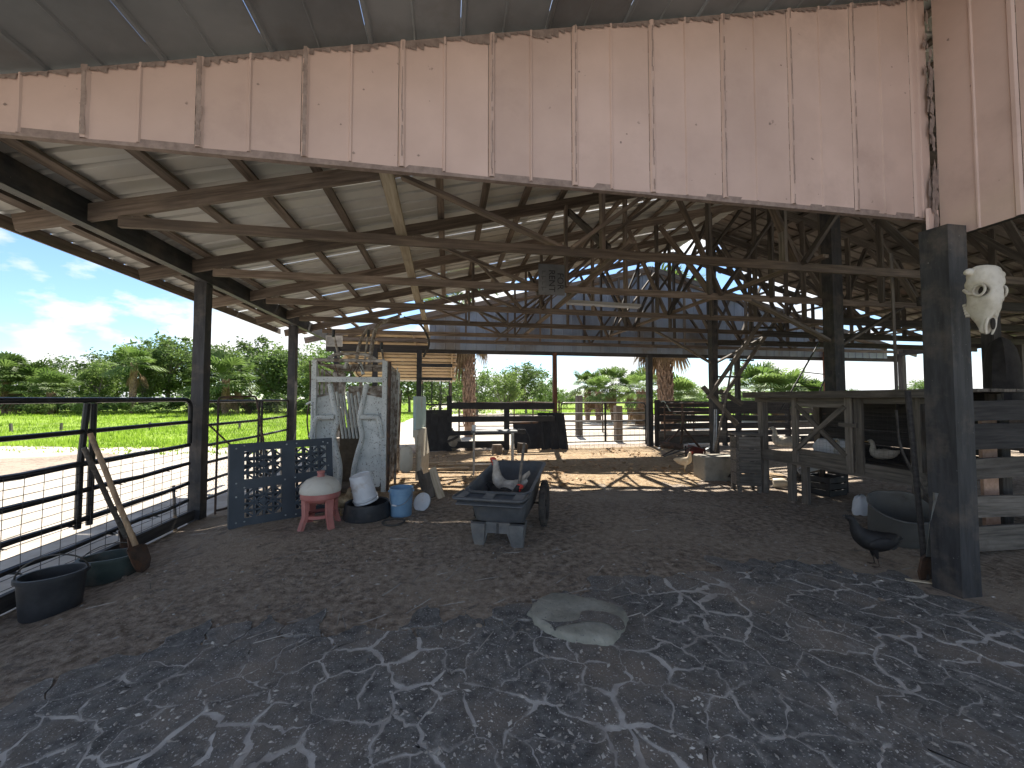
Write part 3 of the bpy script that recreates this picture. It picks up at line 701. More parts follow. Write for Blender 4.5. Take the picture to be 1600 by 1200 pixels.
mb = MB(); mb.bar((-4.0, FY+.02, FZ+.0), (4.12, FY+.02, FZ+.0), .04, .05); bpart(mb, 'fascia_rail', 'grime', 0)
board('header_board', (4.24, 2.75, 2.99), (4.24, 1.5, 2.99), .10, .14, 'dark_wood', barn, seg=6)
# ceiling liner over the camera, ribs running front to back
x = -4.2
while x < 4.12:
    x1 = min(x+.61, 4.16); pr = [(0,0),(.01,-.016),(.03,-.016),(.04,0),(.295,0),(.305,-.01),(.315,0),(x1-x-.002,0)]
    pr = [p for p in pr if p[0] <= x1-x]; mb = MB(); n = len(pr)
    for yy in (1.5, 2.1, 2.64):
        for u, h in pr: mb.v.append((x+u, yy, ctop(x+u)+h))
    for j in range(2):
        for i in range(n-1): mb.f.append((j*n+i, (j+1)*n+i, (j+1)*n+i+1, j*n+i+1)); mb.m.append(0)
    bpart(mb, 'ceiling_sheet', 'ceiling_metal', 30); x += .61
# cobweb and dust line where fascia meets ceiling
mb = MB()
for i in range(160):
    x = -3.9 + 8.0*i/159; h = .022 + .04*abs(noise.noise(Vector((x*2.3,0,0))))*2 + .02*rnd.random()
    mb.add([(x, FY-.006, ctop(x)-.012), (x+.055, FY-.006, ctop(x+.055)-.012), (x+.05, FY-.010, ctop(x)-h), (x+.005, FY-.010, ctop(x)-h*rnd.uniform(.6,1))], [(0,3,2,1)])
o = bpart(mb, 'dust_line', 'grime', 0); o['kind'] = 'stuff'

# ================================================================== FAR GABLE (blue-grey metal end wall behind the barn)
FGY = 11.42
gab = thing('gable_wall', 'blue-grey ribbed metal gable wall hanging over the rear pipe gate', 'gable', (XRG, FGY, 0))
def gtop(x): return 5.58 - .25*abs(x-XRG)
x = -.55
while x < 15.5:
    x1 = x+.9
    pr = rib_profile(.9, .3, .025, .018); mb = MB(); n = len(pr)
    for j in range(2):
        for u, h in pr: mb.v.append((x+u, FGY-h, 2.98 if j == 0 else max(3.0, gtop(x+u))))
    for i in range(n-1): mb.f.append((i, i+1, n+i+1, n+i)); mb.m.append(0)
    mb.build('wall_panel', 'blue_metal', gab, smooth=30, world=True); x += .9
board('header_beam', (-3.4, FGY+.08, 2.98), (16.3, FGY+.08, 2.98), .06, .22, 'dark_wood', gab, seg=8)
for s in (-1, 1): board('rake_board', (XRG, FGY-.03, gtop(XRG)+.03), (XRG+s*9.2, FGY-.03, gtop(XRG+s*9.2)+.03), .04, .10, 'truss_wood', gab, seg=6)
for x, s, mt in ((-3.1,.13,'black_paint'), (-2.06,.13,'black_paint'), (-.83,.14,'black_paint'), (3.25,.12,'rust_post'), (6.4,.16,'post_paint'), (9.6,.13,'dark_wood')):
    post('post', x, FGY+.06, -.2, 2.95, s, mt, parent=gab)

# ================================================================== LEAN-TO ROOF at the rear left, slatted underside
lean = thing('lean_to_roof', 'low lean-to roof with a slatted tan board underside, beyond the cattle chute', 'roof', (-1.4, 13, 0))
def lz(y): return 3.42 - .345*(y-11.55)
for i in range(13):
    y = 11.62 + i*.27
    board('slat', (-3.3+rnd.uniform(-.1,.1), y, lz(y)), (.27+rnd.uniform(-.05,.05), y, lz(y)), .19, .025, 'tan_wood', lean, up=(0,.345,1), seg=4)
for x in (-3.2, -2.1, -1.0, .12):
    board('rafter', (x, 11.5, lz(11.5)-.07), (x, 15.1, lz(15.1)-.07), .045, .09, 'tan_wood', lean, seg=4)
for x in (-3.2, .1): post('post', x, 15.0, -.3, 2.15, .1, 'grey_wood', parent=lean)
for i in range(4): 
    mb = MB(); pr = rib_profile(.92, .229, .03, .02); n = len(pr)
    for y in (11.5, 15.2):
        for u, h in pr: mb.v.append((-3.35+i*.9+u, y, lz(y)+.03+h))
    for k in range(n-1): mb.f.append((k, k+1, n+k+1, n+k)); mb.m.append(0)
    mb.build('roof_sheet', 'galv', lean, smooth=30, world=True)
# ================================================================== VEGETATION
def leaf_quad(mb, c, s, rg, droop=0.0):
    a = Vector((rg.gauss(0,1), rg.gauss(0,1), rg.gauss(0,.6)-droop)).normalized(); b = a.cross(Vector((rg.gauss(0,1), rg.gauss(0,1), rg.gauss(0,1)))).normalized()
    l, w_ = s*rg.uniform(.7,1.3), s*rg.uniform(.35,.6)
    mb.add([c-a*l, c+b*w_, c+a*l, c-b*w_], [(0,1,2,3)])
def crown_mesh(seed, H, W, leaf=.2, nc=58, per=85, low=.2):
    rg = random.Random(seed); mb = MB(); cz = H*(low+1)/2; rz = H*(1-low)/2
    for k in range(nc):
        u = Vector((rg.gauss(0,1), rg.gauss(0,1), rg.gauss(0,1))).normalized(); t = rg.random()**.35
        bump = 1 + .28*noise.noise(u*2.1+Vector((seed,0,0)))
        c = Vector((u.x*W/2*t*bump, u.y*W/2*t*bump, cz+u.z*rz*t*bump))
        cr2 = W*rg.uniform(.07,.15)
        for i in range(per):
            p = Vector((rg.gauss(0,.55), rg.gauss(0,.55), rg.gauss(0,.42)))*cr2
            leaf_quad(mb, c+p, leaf*rg.uniform(.7,1.3), rg)
    return mb
def trunk_mesh(seed, H, W, r):
    rg = random.Random(seed+50); mb = MB()
    mb.tube(curve_pts([(0,0,-.3),(rg.uniform(-.1,.1),rg.uniform(-.1,.1),H*.2),(rg.uniform(-.3,.3),rg.uniform(-.3,.3),H*.45),(rg.uniform(-.4,.4),rg.uniform(-.4,.4),H*.8)],4), [r*1.3]+[r*(1-.06*i) for i in range(12)], 8)
    for k in range(7):
        a = rg.uniform(0,6.28); z = H*rg.uniform(.18,.5); e = W*rg.uniform(.25,.42)
        mb.tube(curve_pts([(0,0,z),(math.cos(a)*e*.5,math.sin(a)*e*.5,z+H*.12),(math.cos(a)*e,math.sin(a)*e,z+H*.3)],3), [r*.5,r*.42,r*.36,r*.3,r*.25,r*.2,r*.12], 6)
    return mb
OAKS = []
for sd, H, W, lf, mt in ((1,9,8,.21,'leaf_oak'),(2,8,8.5,.2,'leaf_oak'),(3,10,7.5,.22,'leaf_oak'),(4,7,7,.18,'leaf_light'),(5,8.5,7,.2,'leaf_light')):
    OAKS.append((crown_mesh(sd, H, W, lf).mesh('crown', mt, 0), trunk_mesh(sd, H, W, .2).mesh('trunk', 'bark'), H, W))
BUSH = [(crown_mesh(20+i, 2.6, 3.6, .13, 26, 70, .02).mesh('foliage', 'leaf_oak' if i < 2 else 'leaf_light', 0)) for i in range(3)]
def link(name, me, parent, M):
    o = bpy.data.objects.new(name, me); COL.objects.link(o); setm(o, parent, M); return o
def place(px, d, z=-.13):
    p = atD(px, 622, d); return Vector((p.x, p.y, z))
def oak(px, ytop, d, var, label, group, wide=1.0):
    cm, tm, H, W = OAKS[var]; p = place(px, d); h = CAM_H + (622-ytop)/FPX*d + .1; s = h/H
    t = thing('broadleaf_tree', label, 'tree', p, rnd.uniform(0,6.28), group)
    S = Matrix.Diagonal((s*wide, s*wide, s, 1))
    link('crown', cm, t, WM[t] @ S); link('trunk', tm, t, WM[t] @ S)
    return t
def fan(mb, base, d, up, L, n=18, pet=.5, m=0, droop=.25, spread=150):
    d = d.normalized(); s = d.cross(up)
    if s.length < .1: s = d.cross(Vector((1,0,0)))
    s.normalize(); u = s.cross(d); hub = base + d*pet + Vector((0,0,-droop*pet*.3))
    mb.add([base+s*.012, base-s*.012, hub-s*.012, hub+s*.012], [(0,1,2,3)], m)
    for i in range(n):
        a = R(-spread/2 + spread*i/(n-1)); dirn = d*math.cos(a)+s*math.sin(a)
        l = L*(1-.25*abs(i/(n-1)-.5)*2); mid = hub + dirn*l*.55 + u*.04*(-1)**i
        w_ = L*.05; sd = d*(-math.sin(a))+s*math.cos(a)
        tip = hub + dirn*l*.98 + Vector((0,0,-droop*l*.8)) 
        mb.add([hub, mid-sd*w_, tip, mid+sd*w_], [(0,1,2,3)], m)
def palm_crown(seed, n=34, L=.85, dead=8, deadlong=0):
    rg = random.Random(seed); mb = MB()
    for k in range(n):
        a = k*2.4+rg.uniform(-.3,.3); el = R(80 - 105*k/n + rg.uniform(-12,12))
        d = Vector((math.cos(a)*math.cos(el), math.sin(a)*math.cos(el), math.sin(el)))
        fan(mb, Vector((0,0,rg.uniform(-.1,.15))), d, Vector((0,0,1)), L*rg.uniform(.8,1.15), 17, rg.uniform(.5,.95), 0, rg.uniform(.15,.5))
    for k in range(dead):
        a = rg.uniform(0,6.28); el = R(rg.uniform(-85,-45))
        d = Vector((math.cos(a)*math.cos(el), math.sin(a)*math.cos(el), math.sin(el)))
        fan(mb, Vector((math.cos(a)*.12,math.sin(a)*.12,-.1-deadlong*rg.random())), d, Vector((0,0,1)), L*rg.uniform(.6,1.0), 14, rg.uniform(.3,.7), 1, .5, 70)
    return mb
def palm_trunk(seed, H, r, boots):
    rg = random.Random(seed+9); mb = MB()
    z = [-.3+ (H+.3)*i/14 for i in range(15)]; lx, ly = rg.uniform(-.15,.15), rg.uniform(-.15,.15)
    C = lambda q: Vector((lx*(q/H)**2, ly*(q/H)**2, q))
    mb.tube([C(q) for q in z], [r*(1.25 if i == 0 else 1+.06*rg.uniform(-1,1)) for i in range(15)], 10)
    if boots:
        q = boots*H; k = 0
        while q < H:
            for j in range(5):
                a = j*1.2566 + k*.63 + rg.uniform(-.1,.1); o = C(q); rd = Vector((math.cos(a), math.sin(a), 0)); td = Vector((-math.sin(a), math.cos(a), 0))
                for sgn in (-1, 1):
                    p0 = o + rd*r*.98 + td*sgn*r*.42; p1 = o + rd*(r*1.28+rg.uniform(0,.03)) + td*sgn*r*.05 + Vector((0,0,r*.9))
                    mb.bar(p0, p1, .045, .03, up=tuple(rd))
                mb.bar(o + rd*r*1.2 + Vector((0,0,r*.8)), o + rd*(r*1.5) + Vector((0,0,r*(1.2+rg.random()*.5))), .05, .03, up=tuple(rd))
            q += r*.85; k += 1
    return mb
PALMS = [(palm_crown(1, 34, .85, 3).mesh('crown', ['leaf_palm','leaf_dead'], 0), palm_trunk(1, 3, .16, .25).mesh('trunk', 'palm_bark')),
         (palm_crown(2, 40, .9, 5, .25).mesh('crown', ['leaf_palm','leaf_dead'], 0), palm_trunk(2, 3, .18, .1).mesh('trunk', 'palm_bark')),
         (palm_crown(3, 28, .8, 20, .35).mesh('crown', ['leaf_palm','leaf_dead'], 0), palm_trunk(3, 3, .17, .1).mesh('trunk', 'palm_bark'))]
def palm(px, ytop, d, var, label, group=None, size=1.3, rs=1.0):
    cm, tm = PALMS[var]; p = place(px, d); h = CAM_H + (622-ytop)/FPX*d + .1 - size*1.1; h = max(h, .4)
    t = thing('palm_tree', label, 'palm', p, rnd.uniform(0,6.28), group)
    link('crown', cm, t, WM[t] @ Matrix.Translation((0,0,h)) @ Matrix.Diagonal((size,size,size,1)))
    link('trunk', tm, t, WM[t] @ Matrix.Diagonal((rs,rs,h/3,1)))
    return t
GL = 'trees beyond the pasture'
LB = 'dark green broadleaf tree in the row behind the pasture'
LP2 = 'sunlit yellow-green broadleaf tree in the row behind the pasture'
for px, yt, d, v, wd, lab in ((-330,520,52,0,1.1,LB),(-190,540,48,1,1.1,LB),(-70,556,50,2,1.0,LB),
        (30,566,56,1,1.1,'dark broadleaf tree rising behind the bushy pasture palms'),
        (128,560,52,1,1.0,'dark round tree between the bushy palms and tall bare-trunked palm'),
        (182,544,50,0,.95,'broad dark tree just to the open side of the tall bare-trunked palm'),
        (232,534,52,2,.9,'tall dark tree directly behind the crown of the bare-trunked palm'),
        (262,520,47,0,1.0,'tallest tree of the pasture row, between the bare-trunked palm and first eave post'),
        (296,530,50,2,1.0,'tall tree partly hidden by the first black eave post'),
        (338,540,46,0,.85,'dark tree behind the round-headed palm'),
        (392,528,50,2,1.05,'tall tree in the middle of the gap between the two black eave posts'),
        (432,536,47,0,1.0,'dark tree close beside the second black eave post'),
        (478,534,49,1,1.1,'spreading tree just past the second black eave post'),
        (530,548,50,0,1.0,'dark tree standing behind the cattle chute'),
        (590,560,52,2,1.2,'tree under the lean-to roof beyond the chute'),
        (640,562,46,0,1.2,'green tree behind the barred stall door'),
        (688,566,44,1,1.1,'green tree between the stall door and near palm trunk')):
    oak(px, yt, d, v, lab, GL, wd)
for px, yt, d, v, wd, lab in ((155,566,45,3,.8,'small yellow-green tree before the dark trees, near the bare-trunked palm'),(226,556,44,4,.7,'small sunlit tree beside the bare-trunked palm'),(-20,574,44,3,1.0,'sunlit pale tree among the bushy palms'),(500,560,43,4,.9,'pale green tree between the second eave post and chute')):
    oak(px, yt, d, v, lab, GL, wd)
palm(207, 543, 41, 0, 'tall palm with a bare pale trunk in front of the pasture trees', None, 1.75, 1.3)
palm(352, 556, 39, 1, 'round-headed palm between the first two black posts, beyond the pasture', None, 2.3, 1.3)
for px, yt, d, s in ((8,560,41,2.2),(52,570,42,2.0),(80,585,40,1.7),(-60,560,42,2.0)):
    palm(px, yt, d, 1, 'bushy palm with drooping yellowed fronds at the open end of the pasture trees', 'palms beside the pasture', s, 1.3)
for i in range(26):      # undergrowth along the tree line
    px = -200 + i*28 + rnd.uniform(-10,10); d = rnd.uniform(40, 45); p = place(px, d)
    o = link('bush', BUSH[i % 3], None, Matrix.Translation(p) @ Matrix.Rotation(rnd.uniform(0,6), 4, 'Z') @ Matrix.Diagonal((rnd.uniform(.9,1.4),rnd.uniform(.9,1.4),rnd.uniform(.5,1.0),1)))
    tag(o, 'low bush at the foot of the pasture trees', 'bush', 'bushes along the pasture edge')
for px, d in ((60, 37.5), (135, 36.5)):
    o = link('bush', BUSH[2], None, Matrix.Translation(place(px, d)) @ Matrix.Diagonal((.5,.5,.55,1)))
    tag(o, 'small pale shrub standing alone at the pasture edge', 'bush', 'lone shrubs at the pasture edge')
# behind the rear fence
GR = 'trees behind the rear fence'
for px, yt, d, v, lab, wd in ((745,572,34,1,'leafy tree directly behind the near palm trunk',1.1),(790,578,30,4,'bright yellow-green tree beside the near palm trunk, behind the board fence',.9),
                              (822,563,40,0,'big round dark green tree behind the board fence, tallest there',.95),(852,590,44,1,'green tree behind the red-brown post',.8)):
    oak(px, yt, d, v, lab, GR, wd)
for px, yt, d, v in ((886,607,60,1),(925,612,70,0),(1085,604,60,1),(1130,602,75,0),(1285,600,70,1),(1330,606,90,0)):
    oak(px, yt, d, v, 'small distant green tree low on the horizon behind the rear gate and coop', 'far trees on the horizon')
oak(1450, 594, 62, 1, 'flat-topped distant tree seen past the corner post', None, 2.0)
palm(733, 415, 15.8, 2, 'tall palm with a criss-cross trunk of old leaf bases behind the lean-to', None, 1.5, 1.15)
palm(1040, 416, 15.2, 2, 'tall palm with brown hanging dead fronds behind the black ridge post', None, 1.5, 1.25)
for px, yt, d, v, s in ((918,580,27,0,1.06),(958,574,27,0,1.15),(935,588,25,0,0.94),(985,586,26,0,0.94)):
    palm(px, yt, d, v, 'shaggy-trunked cabbage palm in the clump behind the pipe gate', 'palm clump behind the rear gate', s, 1.05)
palm(1006, 578, 22, 2, 'palm with a rust-brown dead crown beside the ridge post', None, 1.1, 1.5)
palm(1062, 594, 22, 1, 'low green palm to the far side of the dead-skirted tall palm', None, 1.1, 1.3)
for px, yt, d, v, s in ((1185,572,27,1,1.7),(1215,578,26,0,1.6),(1240,588,28,1,1.3)):
    palm(px, yt, d, v, 'dense green cabbage palm rising behind the coop roof', 'palms behind the coop', s, 1.4)
palm(1275, 594, 27, 0, 'yellowish palm seen through the metal ladder behind the coop', None, 1.2, 1.3)
# far-off wood closing the horizon
mb = MB(); rg = random.Random(77)
for i in range(9000):
    a = rg.uniform(-75, 72); az = YAW + R(a); r = rg.uniform(105, 150)/max(.4, math.cos(R(a)))
    hmax = (3.2 + 3.2*noise.noise(Vector((a*.16, 0, 0))) + (2.5 if a < -5 else 0))
    c = Vector((r*math.sin(az), r*math.cos(az), max(.2, rg.random()*max(1.2, hmax))))
    leaf_quad(mb, c, rg.uniform(.5,1.0), rg)
o = mb.build('distant_woods', 'leaf_oak', smooth=0); tag(o, 'far-off low wood along the horizon', 'woods', kind='stuff')
# ================================================================== FENCES AND GATES
def pipe(mb, pts, r, n=8, m=0): return mb.tube(pts, r, n, m)
def pbuild(mb, name, mt, parent, smooth=40): return mb.build(name, mt, parent, smooth=smooth, world=True)
def mesh_wire(parent, ax, a0, a1, fixed, z0, z1, dx, dz, r=.003, name='wire_mesh', slack=.012):
    """welded wire panel in an upright plane; ax 'x' or 'y'"""
    mb = MB(); P = lambda u, z, o=0: (u, fixed+o, z) if ax == 'x' else (fixed+o, u, z)
    u = a0
    while u <= a1+1e-6:
        k = rnd.uniform(-slack, slack)
        mb.tube([P(u, z0), P(u+k, (z0+z1)/2, k*.5), P(u+k*.3, z1)], r, 4, cap=False); u += dx
    z = z0
    while z <= z1+1e-6:
        n = 6; mb.tube([P(a0+(a1-a0)*i/n, z+rnd.uniform(-slack,slack)*.6, rnd.uniform(-slack,slack)*.5) for i in range(n+1)], r, 4, cap=False); z += dz
    o = pbuild(mb, name, 'wire', parent); o['kind'] = 'stuff'; return o
# --- long black pipe gate beside the buckets
g = thing('pipe_gate', 'long black pipe gate with peeling tape and hog wire, facing the pasture', 'gate', (-3.42, 4.0, 0))
GXX = -3.43; y0, y1 = 1.7, 5.84
fr = rounded_path([(GXX, y0, .16), (GXX, y0, 1.53), (GXX, y1, 1.53), (GXX, y1, .94)], .13, 6)
pbuild(pipe(MB(), fr, .027, 10), 'end_frame', 'black_pipe', g)
for z, r in ((1.23,.024),(.925,.026),(.67,.025),(.40,.025),(.17,.024)):
    pts = [(GXX + rnd.uniform(-.005,.005), y0+(y1-y0)*i/10, z + (rnd.uniform(-.012,.012) if z < 1 else 0) - (.05*max(0,(3-i)/3) if z < .5 else 0)) for i in range(11)]
    pbuild(pipe(MB(), pts, [r*rnd.uniform(.9,1.2) if z < 1 else r for _ in pts], 8), 'rail', 'black_pipe', g)
mb = MB()   # loose strips of tape on the lower rails
for i in range(42):
    z = rnd.choice((.40,.40,.67,.17)); y = rnd.uniform(2.2, 5.6); l = rnd.uniform(.05,.16)
    mb.add([(GXX-.03, y, z), (GXX+.03, y+.01, z), (GXX+.025, y+l, z-rnd.uniform(.02,.07)), (GXX-.025, y+l*.9, z-.02)], [(0,1,2,3)])
o = pbuild(mb, 'peeling_tape', 'black_pipe', g, 0); o['kind'] = 'stuff'
for y, dy_ in ((4.28, .05), (4.40, 0)):
    pbuild(pipe(MB(), [(GXX, y+dy_, 1.5), (GXX, y, .9), (GXX, y, .32)], .026, 8), 'brace', 'black_pipe', g)
mesh_wire(g, 'y', y0+.05, y1-.05, GXX+.035, -.02, .92, .155, .078)
sb = board('sill_board', (GXX+.02, 1.6, -.06), (GXX+.02, 5.9, -.03), .05, .13, 'dark_wood', None, seg=6, bow=.02)
tag(sb, 'dark timber sill lying in the dirt under the long pipe gate', 'timber')
# --- second gate between the two black posts, chain link
g = thing('pipe_gate', 'black pipe gate with chain link mesh between the two black eave posts', 'gate', (-3.42, 7.6, 0))
y0, y1 = 6.15, 9.05
pbuild(pipe(MB(), rounded_path([(GXX, y0, .1), (GXX, y0, 1.5), (GXX, y1, 1.5), (GXX, y1, .1)], .06, 4), .022, 8), 'end_frame', 'black_pipe', g)
for z in (1.16,.87,.62,.36,.1): pbuild(pipe(MB(), [(GXX, y0, z), (GXX, (y0+y1)/2, z-.015), (GXX, y1, z)], .022, 8), 'rail', 'black_pipe', g)
for y in (7.75, 7.86): pbuild(pipe(MB(), [(GXX, y, 1.5), (GXX, y, .1)], .022, 8), 'brace', 'black_pipe', g)
mb = MB(); s_ = .085; L_ = y1-y0; Hh = 1.36
for k in range(int((L_+Hh)/s_)):
    a = k*s_
    for sg in (1, -1):
        pa = (min(a, L_), max(0, a-L_)); pb = (max(0, a-Hh), min(a, Hh))
        ya, za_, yb, zb = pa[0], pa[1], pb[0], pb[1]
        if sg < 0: ya, yb = L_-ya, L_-yb
        mb.tube([(GXX+.02, y0+ya, .12+za_), (GXX+.02, y0+yb, .12+zb)], .0016, 4, cap=False)
o = pbuild(mb, 'chain_link', 'wire', g); o['kind'] = 'stuff'
# --- light metal gate frame standing against the first eave post
g = thing('walk_gate_frame', 'rusty narrow pipe gate frame leaning at the first eave post', 'gate frame', (-3.1, 6.2, 0))
q0, q1 = Vector((-3.17, 5.98, -.06)), Vector((-2.62, 6.45, -.02))
pbuild(pipe(MB(), rounded_path([q0, q0+Vector((-.05,.1,1.62)), q1+Vector((-.35,.15,1.60)), q1], .05), .014, 8), 'outer_frame', 'rust_pipe', g)
pbuild(pipe(MB(), [q0+Vector((0,0,.05)), q1+Vector((0,0,.05))], .016, 8), 'rail', 'rust_pipe', g)
pbuild(pipe(MB(), [(-3.25, 5.9, 1.2), (-2.7, 6.5, .25)], .012, 6), 'diagonal_rod', 'rust_pipe', g)
# --- rear board fence
g = thing('board_fence', 'black board fence with wide gaps in front of the palm trunk', 'fence', (1.6, 11.36, 0))
for z, h, x0, x1 in ((1.33,.19,-.02,3.2),(.93,.17,-.02,3.2),(.53,.13,-.02,2.3),(.20,.2,.0,1.7)):
    board('rail', (x0, 11.33, z), (x1, 11.33, z+rnd.uniform(-.02,.02)), .04, h, 'black_paint', g)
for x, h in ((.04,1.62),(1.74,1.40)): board('fence_post', (x, 11.42, -.2), (x, 11.42, h), .15, .15, 'black_paint', g, up=(1,0,0))
# --- stall door with barred window
g = thing('stall_door', 'tall black stall door with bars over a solid lower half', 'door', (-.4, 11.36, 0))
for i in range(5): board('plank', (-.72+i*.17, 11.34+.012*(i%2), .02), (-.72+i*.17, 11.34+.012*(i%2), 1.12), .185, .025, 'black_paint', g, up=(0,1,0), bow=.001)
for x in (-.72,-.46,-.2,.03): pbuild(pipe(MB(), [(x, 11.34, 1.1), (x, 11.34, 2.05)], .018, 6), 'bar', 'black_pipe', g)
for z, h in ((1.16,.09),(1.36,.05),(2.10,.08),(2.5,.1)): board('crossbar', (-.85, 11.32, z), (.12, 11.32, z), .06, h, 'black_paint', g)
# --- rear pipe gate
def pipe_gate(label, x0, x1, y, zs, r, mt, brace, wire=None, bow=.12, group=None):
    g = thing('pipe_gate', label, 'gate', ((x0+x1)/2, y, 0), 0, group)
    pbuild(pipe(MB(), rounded_path([(x0, y, zs[-1]-.12), (x0, y, zs[0]), (x1, y, zs[0]), (x1, y, zs[-1]-.12)], bow, 6), r, 8), 'end_frame', mt, g)
    for z in zs[1:]: pbuild(pipe(MB(), [(x0, y, z), ((x0+x1)/2, y, z+rnd.uniform(-.008,.008)), (x1, y, z)], r*.9, 8), 'rail', mt, g)
    for x in brace: pbuild(MB().box((x, y, (zs[0]+zs[-1])/2), (.06, .03, zs[0]-zs[-1])), 'brace', mt, g)
    if wire: mesh_wire(g, 'x', x0, x1, y-.02, wire[0], wire[1], .15, .1)
    return g
pipe_gate('tubular rear gate with hog wire below, between the red-brown post and ridge post', 3.42, 6.2, 11.38, (1.40,1.08,.83,.58,.38,.2), .022, 'black_pipe', (4.85,), (.0,.6))
pipe_gate('dull pipe panel standing before the plank fence, junk piled against it', 6.6, 8.15, 10.95, (1.38,1.12,.88,.64,.38), .026, 'rust_pipe', (7.2,))
# --- plank corral fence on the right
def plank_fence(label, a, b, zs, h, nposts, mt='dark_wood', th=.035, ph=1.5, gap=.0):
    g = thing('plank_fence', label, 'fence', (Vector(a)+Vector(b))/2); A, B = Vector(a), Vector(b); d = (B-A).normalized()
    nrm = Vector((d.y, -d.x, 0)); ns = nposts-1
    for i in range(nposts):
        p = A + (B-A)*(i/ns) - nrm*.07; board('fence_post', p+Vector((0,0,-.2)), p+Vector((0,0,ph+rnd.uniform(-.05,.08))), .12, .12, mt, g, up=tuple(d))
    for z in zs:
        for i in range(ns):
            p, q = A+(B-A)*(i/ns), A+(B-A)*((i+1)/ns)
            dz_ = rnd.uniform(-.025,.025)
            board('plank', p+Vector((0,0,z+dz_))+d*.01, q+Vector((0,0,z+rnd.uniform(-.025,.025)))-d*.01, th, h*rnd.uniform(.85,1.1), mt if rnd.random() < .7 else 'grey_wood', g)
    return g
plank_fence('long weathered plank fence running behind the coop and dull pipe panel', (6.6,11.3,0), (16.2,11.3,0), (1.36,1.13,.90,.66,.42,.18), .212, 5)
plank_fence('plank fence along the open far side of the barn', (16.15,11.2,0), (16.15,2.4,0), (1.40,1.16,.92,.66,.4,.15), .23, 5)
plank_fence('close dark plank pen with wide boards beside the corner post', (4.98,3.02,0), (7.8,3.02,0), (1.42,1.17,.84,.47,.17), .23, 3, th=.04, ph=1.6)
# --- things past the rear gate
for px, py, top, w_, lab in ((905,682,618,.24,'thick grey wooden post with a flat top in the yard behind the rear gate'),(966,690,634,.24,'thick brown wooden post in the middle of the rear gateway yard')):
    p = onZ(px, py, -.03); d = (p.y*math.cos(YAW)+p.x*math.sin(YAW)); h = CAM_H - (top-622)/FPX*d
    o = board('wooden_post', (p.x, p.y, -.3), (p.x, p.y, h), w_, w_, 'grey_wood' if px < 940 else 'truss_wood', None, up=(1,0,0)); tag(o, lab, 'post')
def pipe_fence(label, a, b, n, zs, r=.025, mt='rust_pipe'):
    A, B = Vector(a), Vector(b); g = thing('pipe_fence', label, 'fence', (A+B)/2)
    for i in range(n): p = A+(B-A)*(i/(n-1)); pbuild(pipe(MB(), [p+Vector((0,0,-.2)), p+Vector((0,0,zs[0]+.08))], r*1.5, 8), 'fence_post', mt, g)
    for z in zs: pbuild(pipe(MB(), [A+Vector((0,0,z)), B+Vector((0,0,z))], r, 6), 'rail', mt, g)
pipe_fence('rusty pipe corral fence across the yard behind the rear gate', (.5,17.5,0), (11.5,16.6,0), 6, (1.35,1.05,.78,.52,.28))
pipe_fence('pipe fence running away from the rear gate towards the pasture', (3.6,12.2,0), (3.0,17.4,0), 3, (1.4,1.1,.8,.5), .02)
g = thing('wire_fence', 'low wire fence with short wooden posts crossing the pasture', 'fence', onZ(190,690,-.13))
fp = []
for px in (-130,20,97,237,375,505):
    p = place(px, 19.5 + (px-97)*.004)
    fp.append(p); board('fence_post', p+Vector((0,0,-.2)), p+Vector((rnd.uniform(-.05,.05),0,.42)), .08, .08, 'grey_wood', g, up=(1,0,0))
for z in (.2,.38):
    mb = MB(); mb.tube([p+Vector((0,0,z)) for p in fp], .003, 4, cap=False); pbuild(mb, 'wire_strand', 'wire', g)
# ================================================================== LEFT SIDE: BUCKETS AND TOOLS
def G(px, py, dz=0):
    p = onZ(px, py, 0)
    for _ in range(4): p = onZ(px, py, gh(p.x, p.y))
    return p + Vector((0,0,dz))
def bucket_profile(rb, rt, h, t=.006, rim=.012):
    return [(.001,0),(rb,0),(rb+.004,.01),(rt-.004,h-.03),(rt+rim,h-.028),(rt+rim,h),(rt-t,h),(rb-t,.012),(.001,.012)]
p = G(80, 958)
t = thing('rubber_tub', 'black rubber tub with a raised wire bail handle beside the long gate', 'tub', p, .5)
MB().lathe(bucket_profile(.15,.178,.31,.012,.012), 28, sx=1.05, sy=.85).build('body', 'black_plastic', t)
hp = arc((0,0,.29), .19, 0, math.pi, 14, (1,0,0), (0,-.22,.85)); MB().tube(hp, .006, 6).build('handle', 'wire', t)
p = G(172, 905)
t = thing('rubber_tub', 'dark green tub half hidden behind the two leaning shovels', 'tub', p, .4)
MB().lathe(bucket_profile(.15,.185,.22,.01), 28, sx=1.15, sy=.8).build('body', 'green_plastic', t)
MB().tube(arc((0,0,.2), .195, 0, math.pi, 12, (1,0,0), (0,.5,.5)), .005, 6).build('handle', 'wire', t)
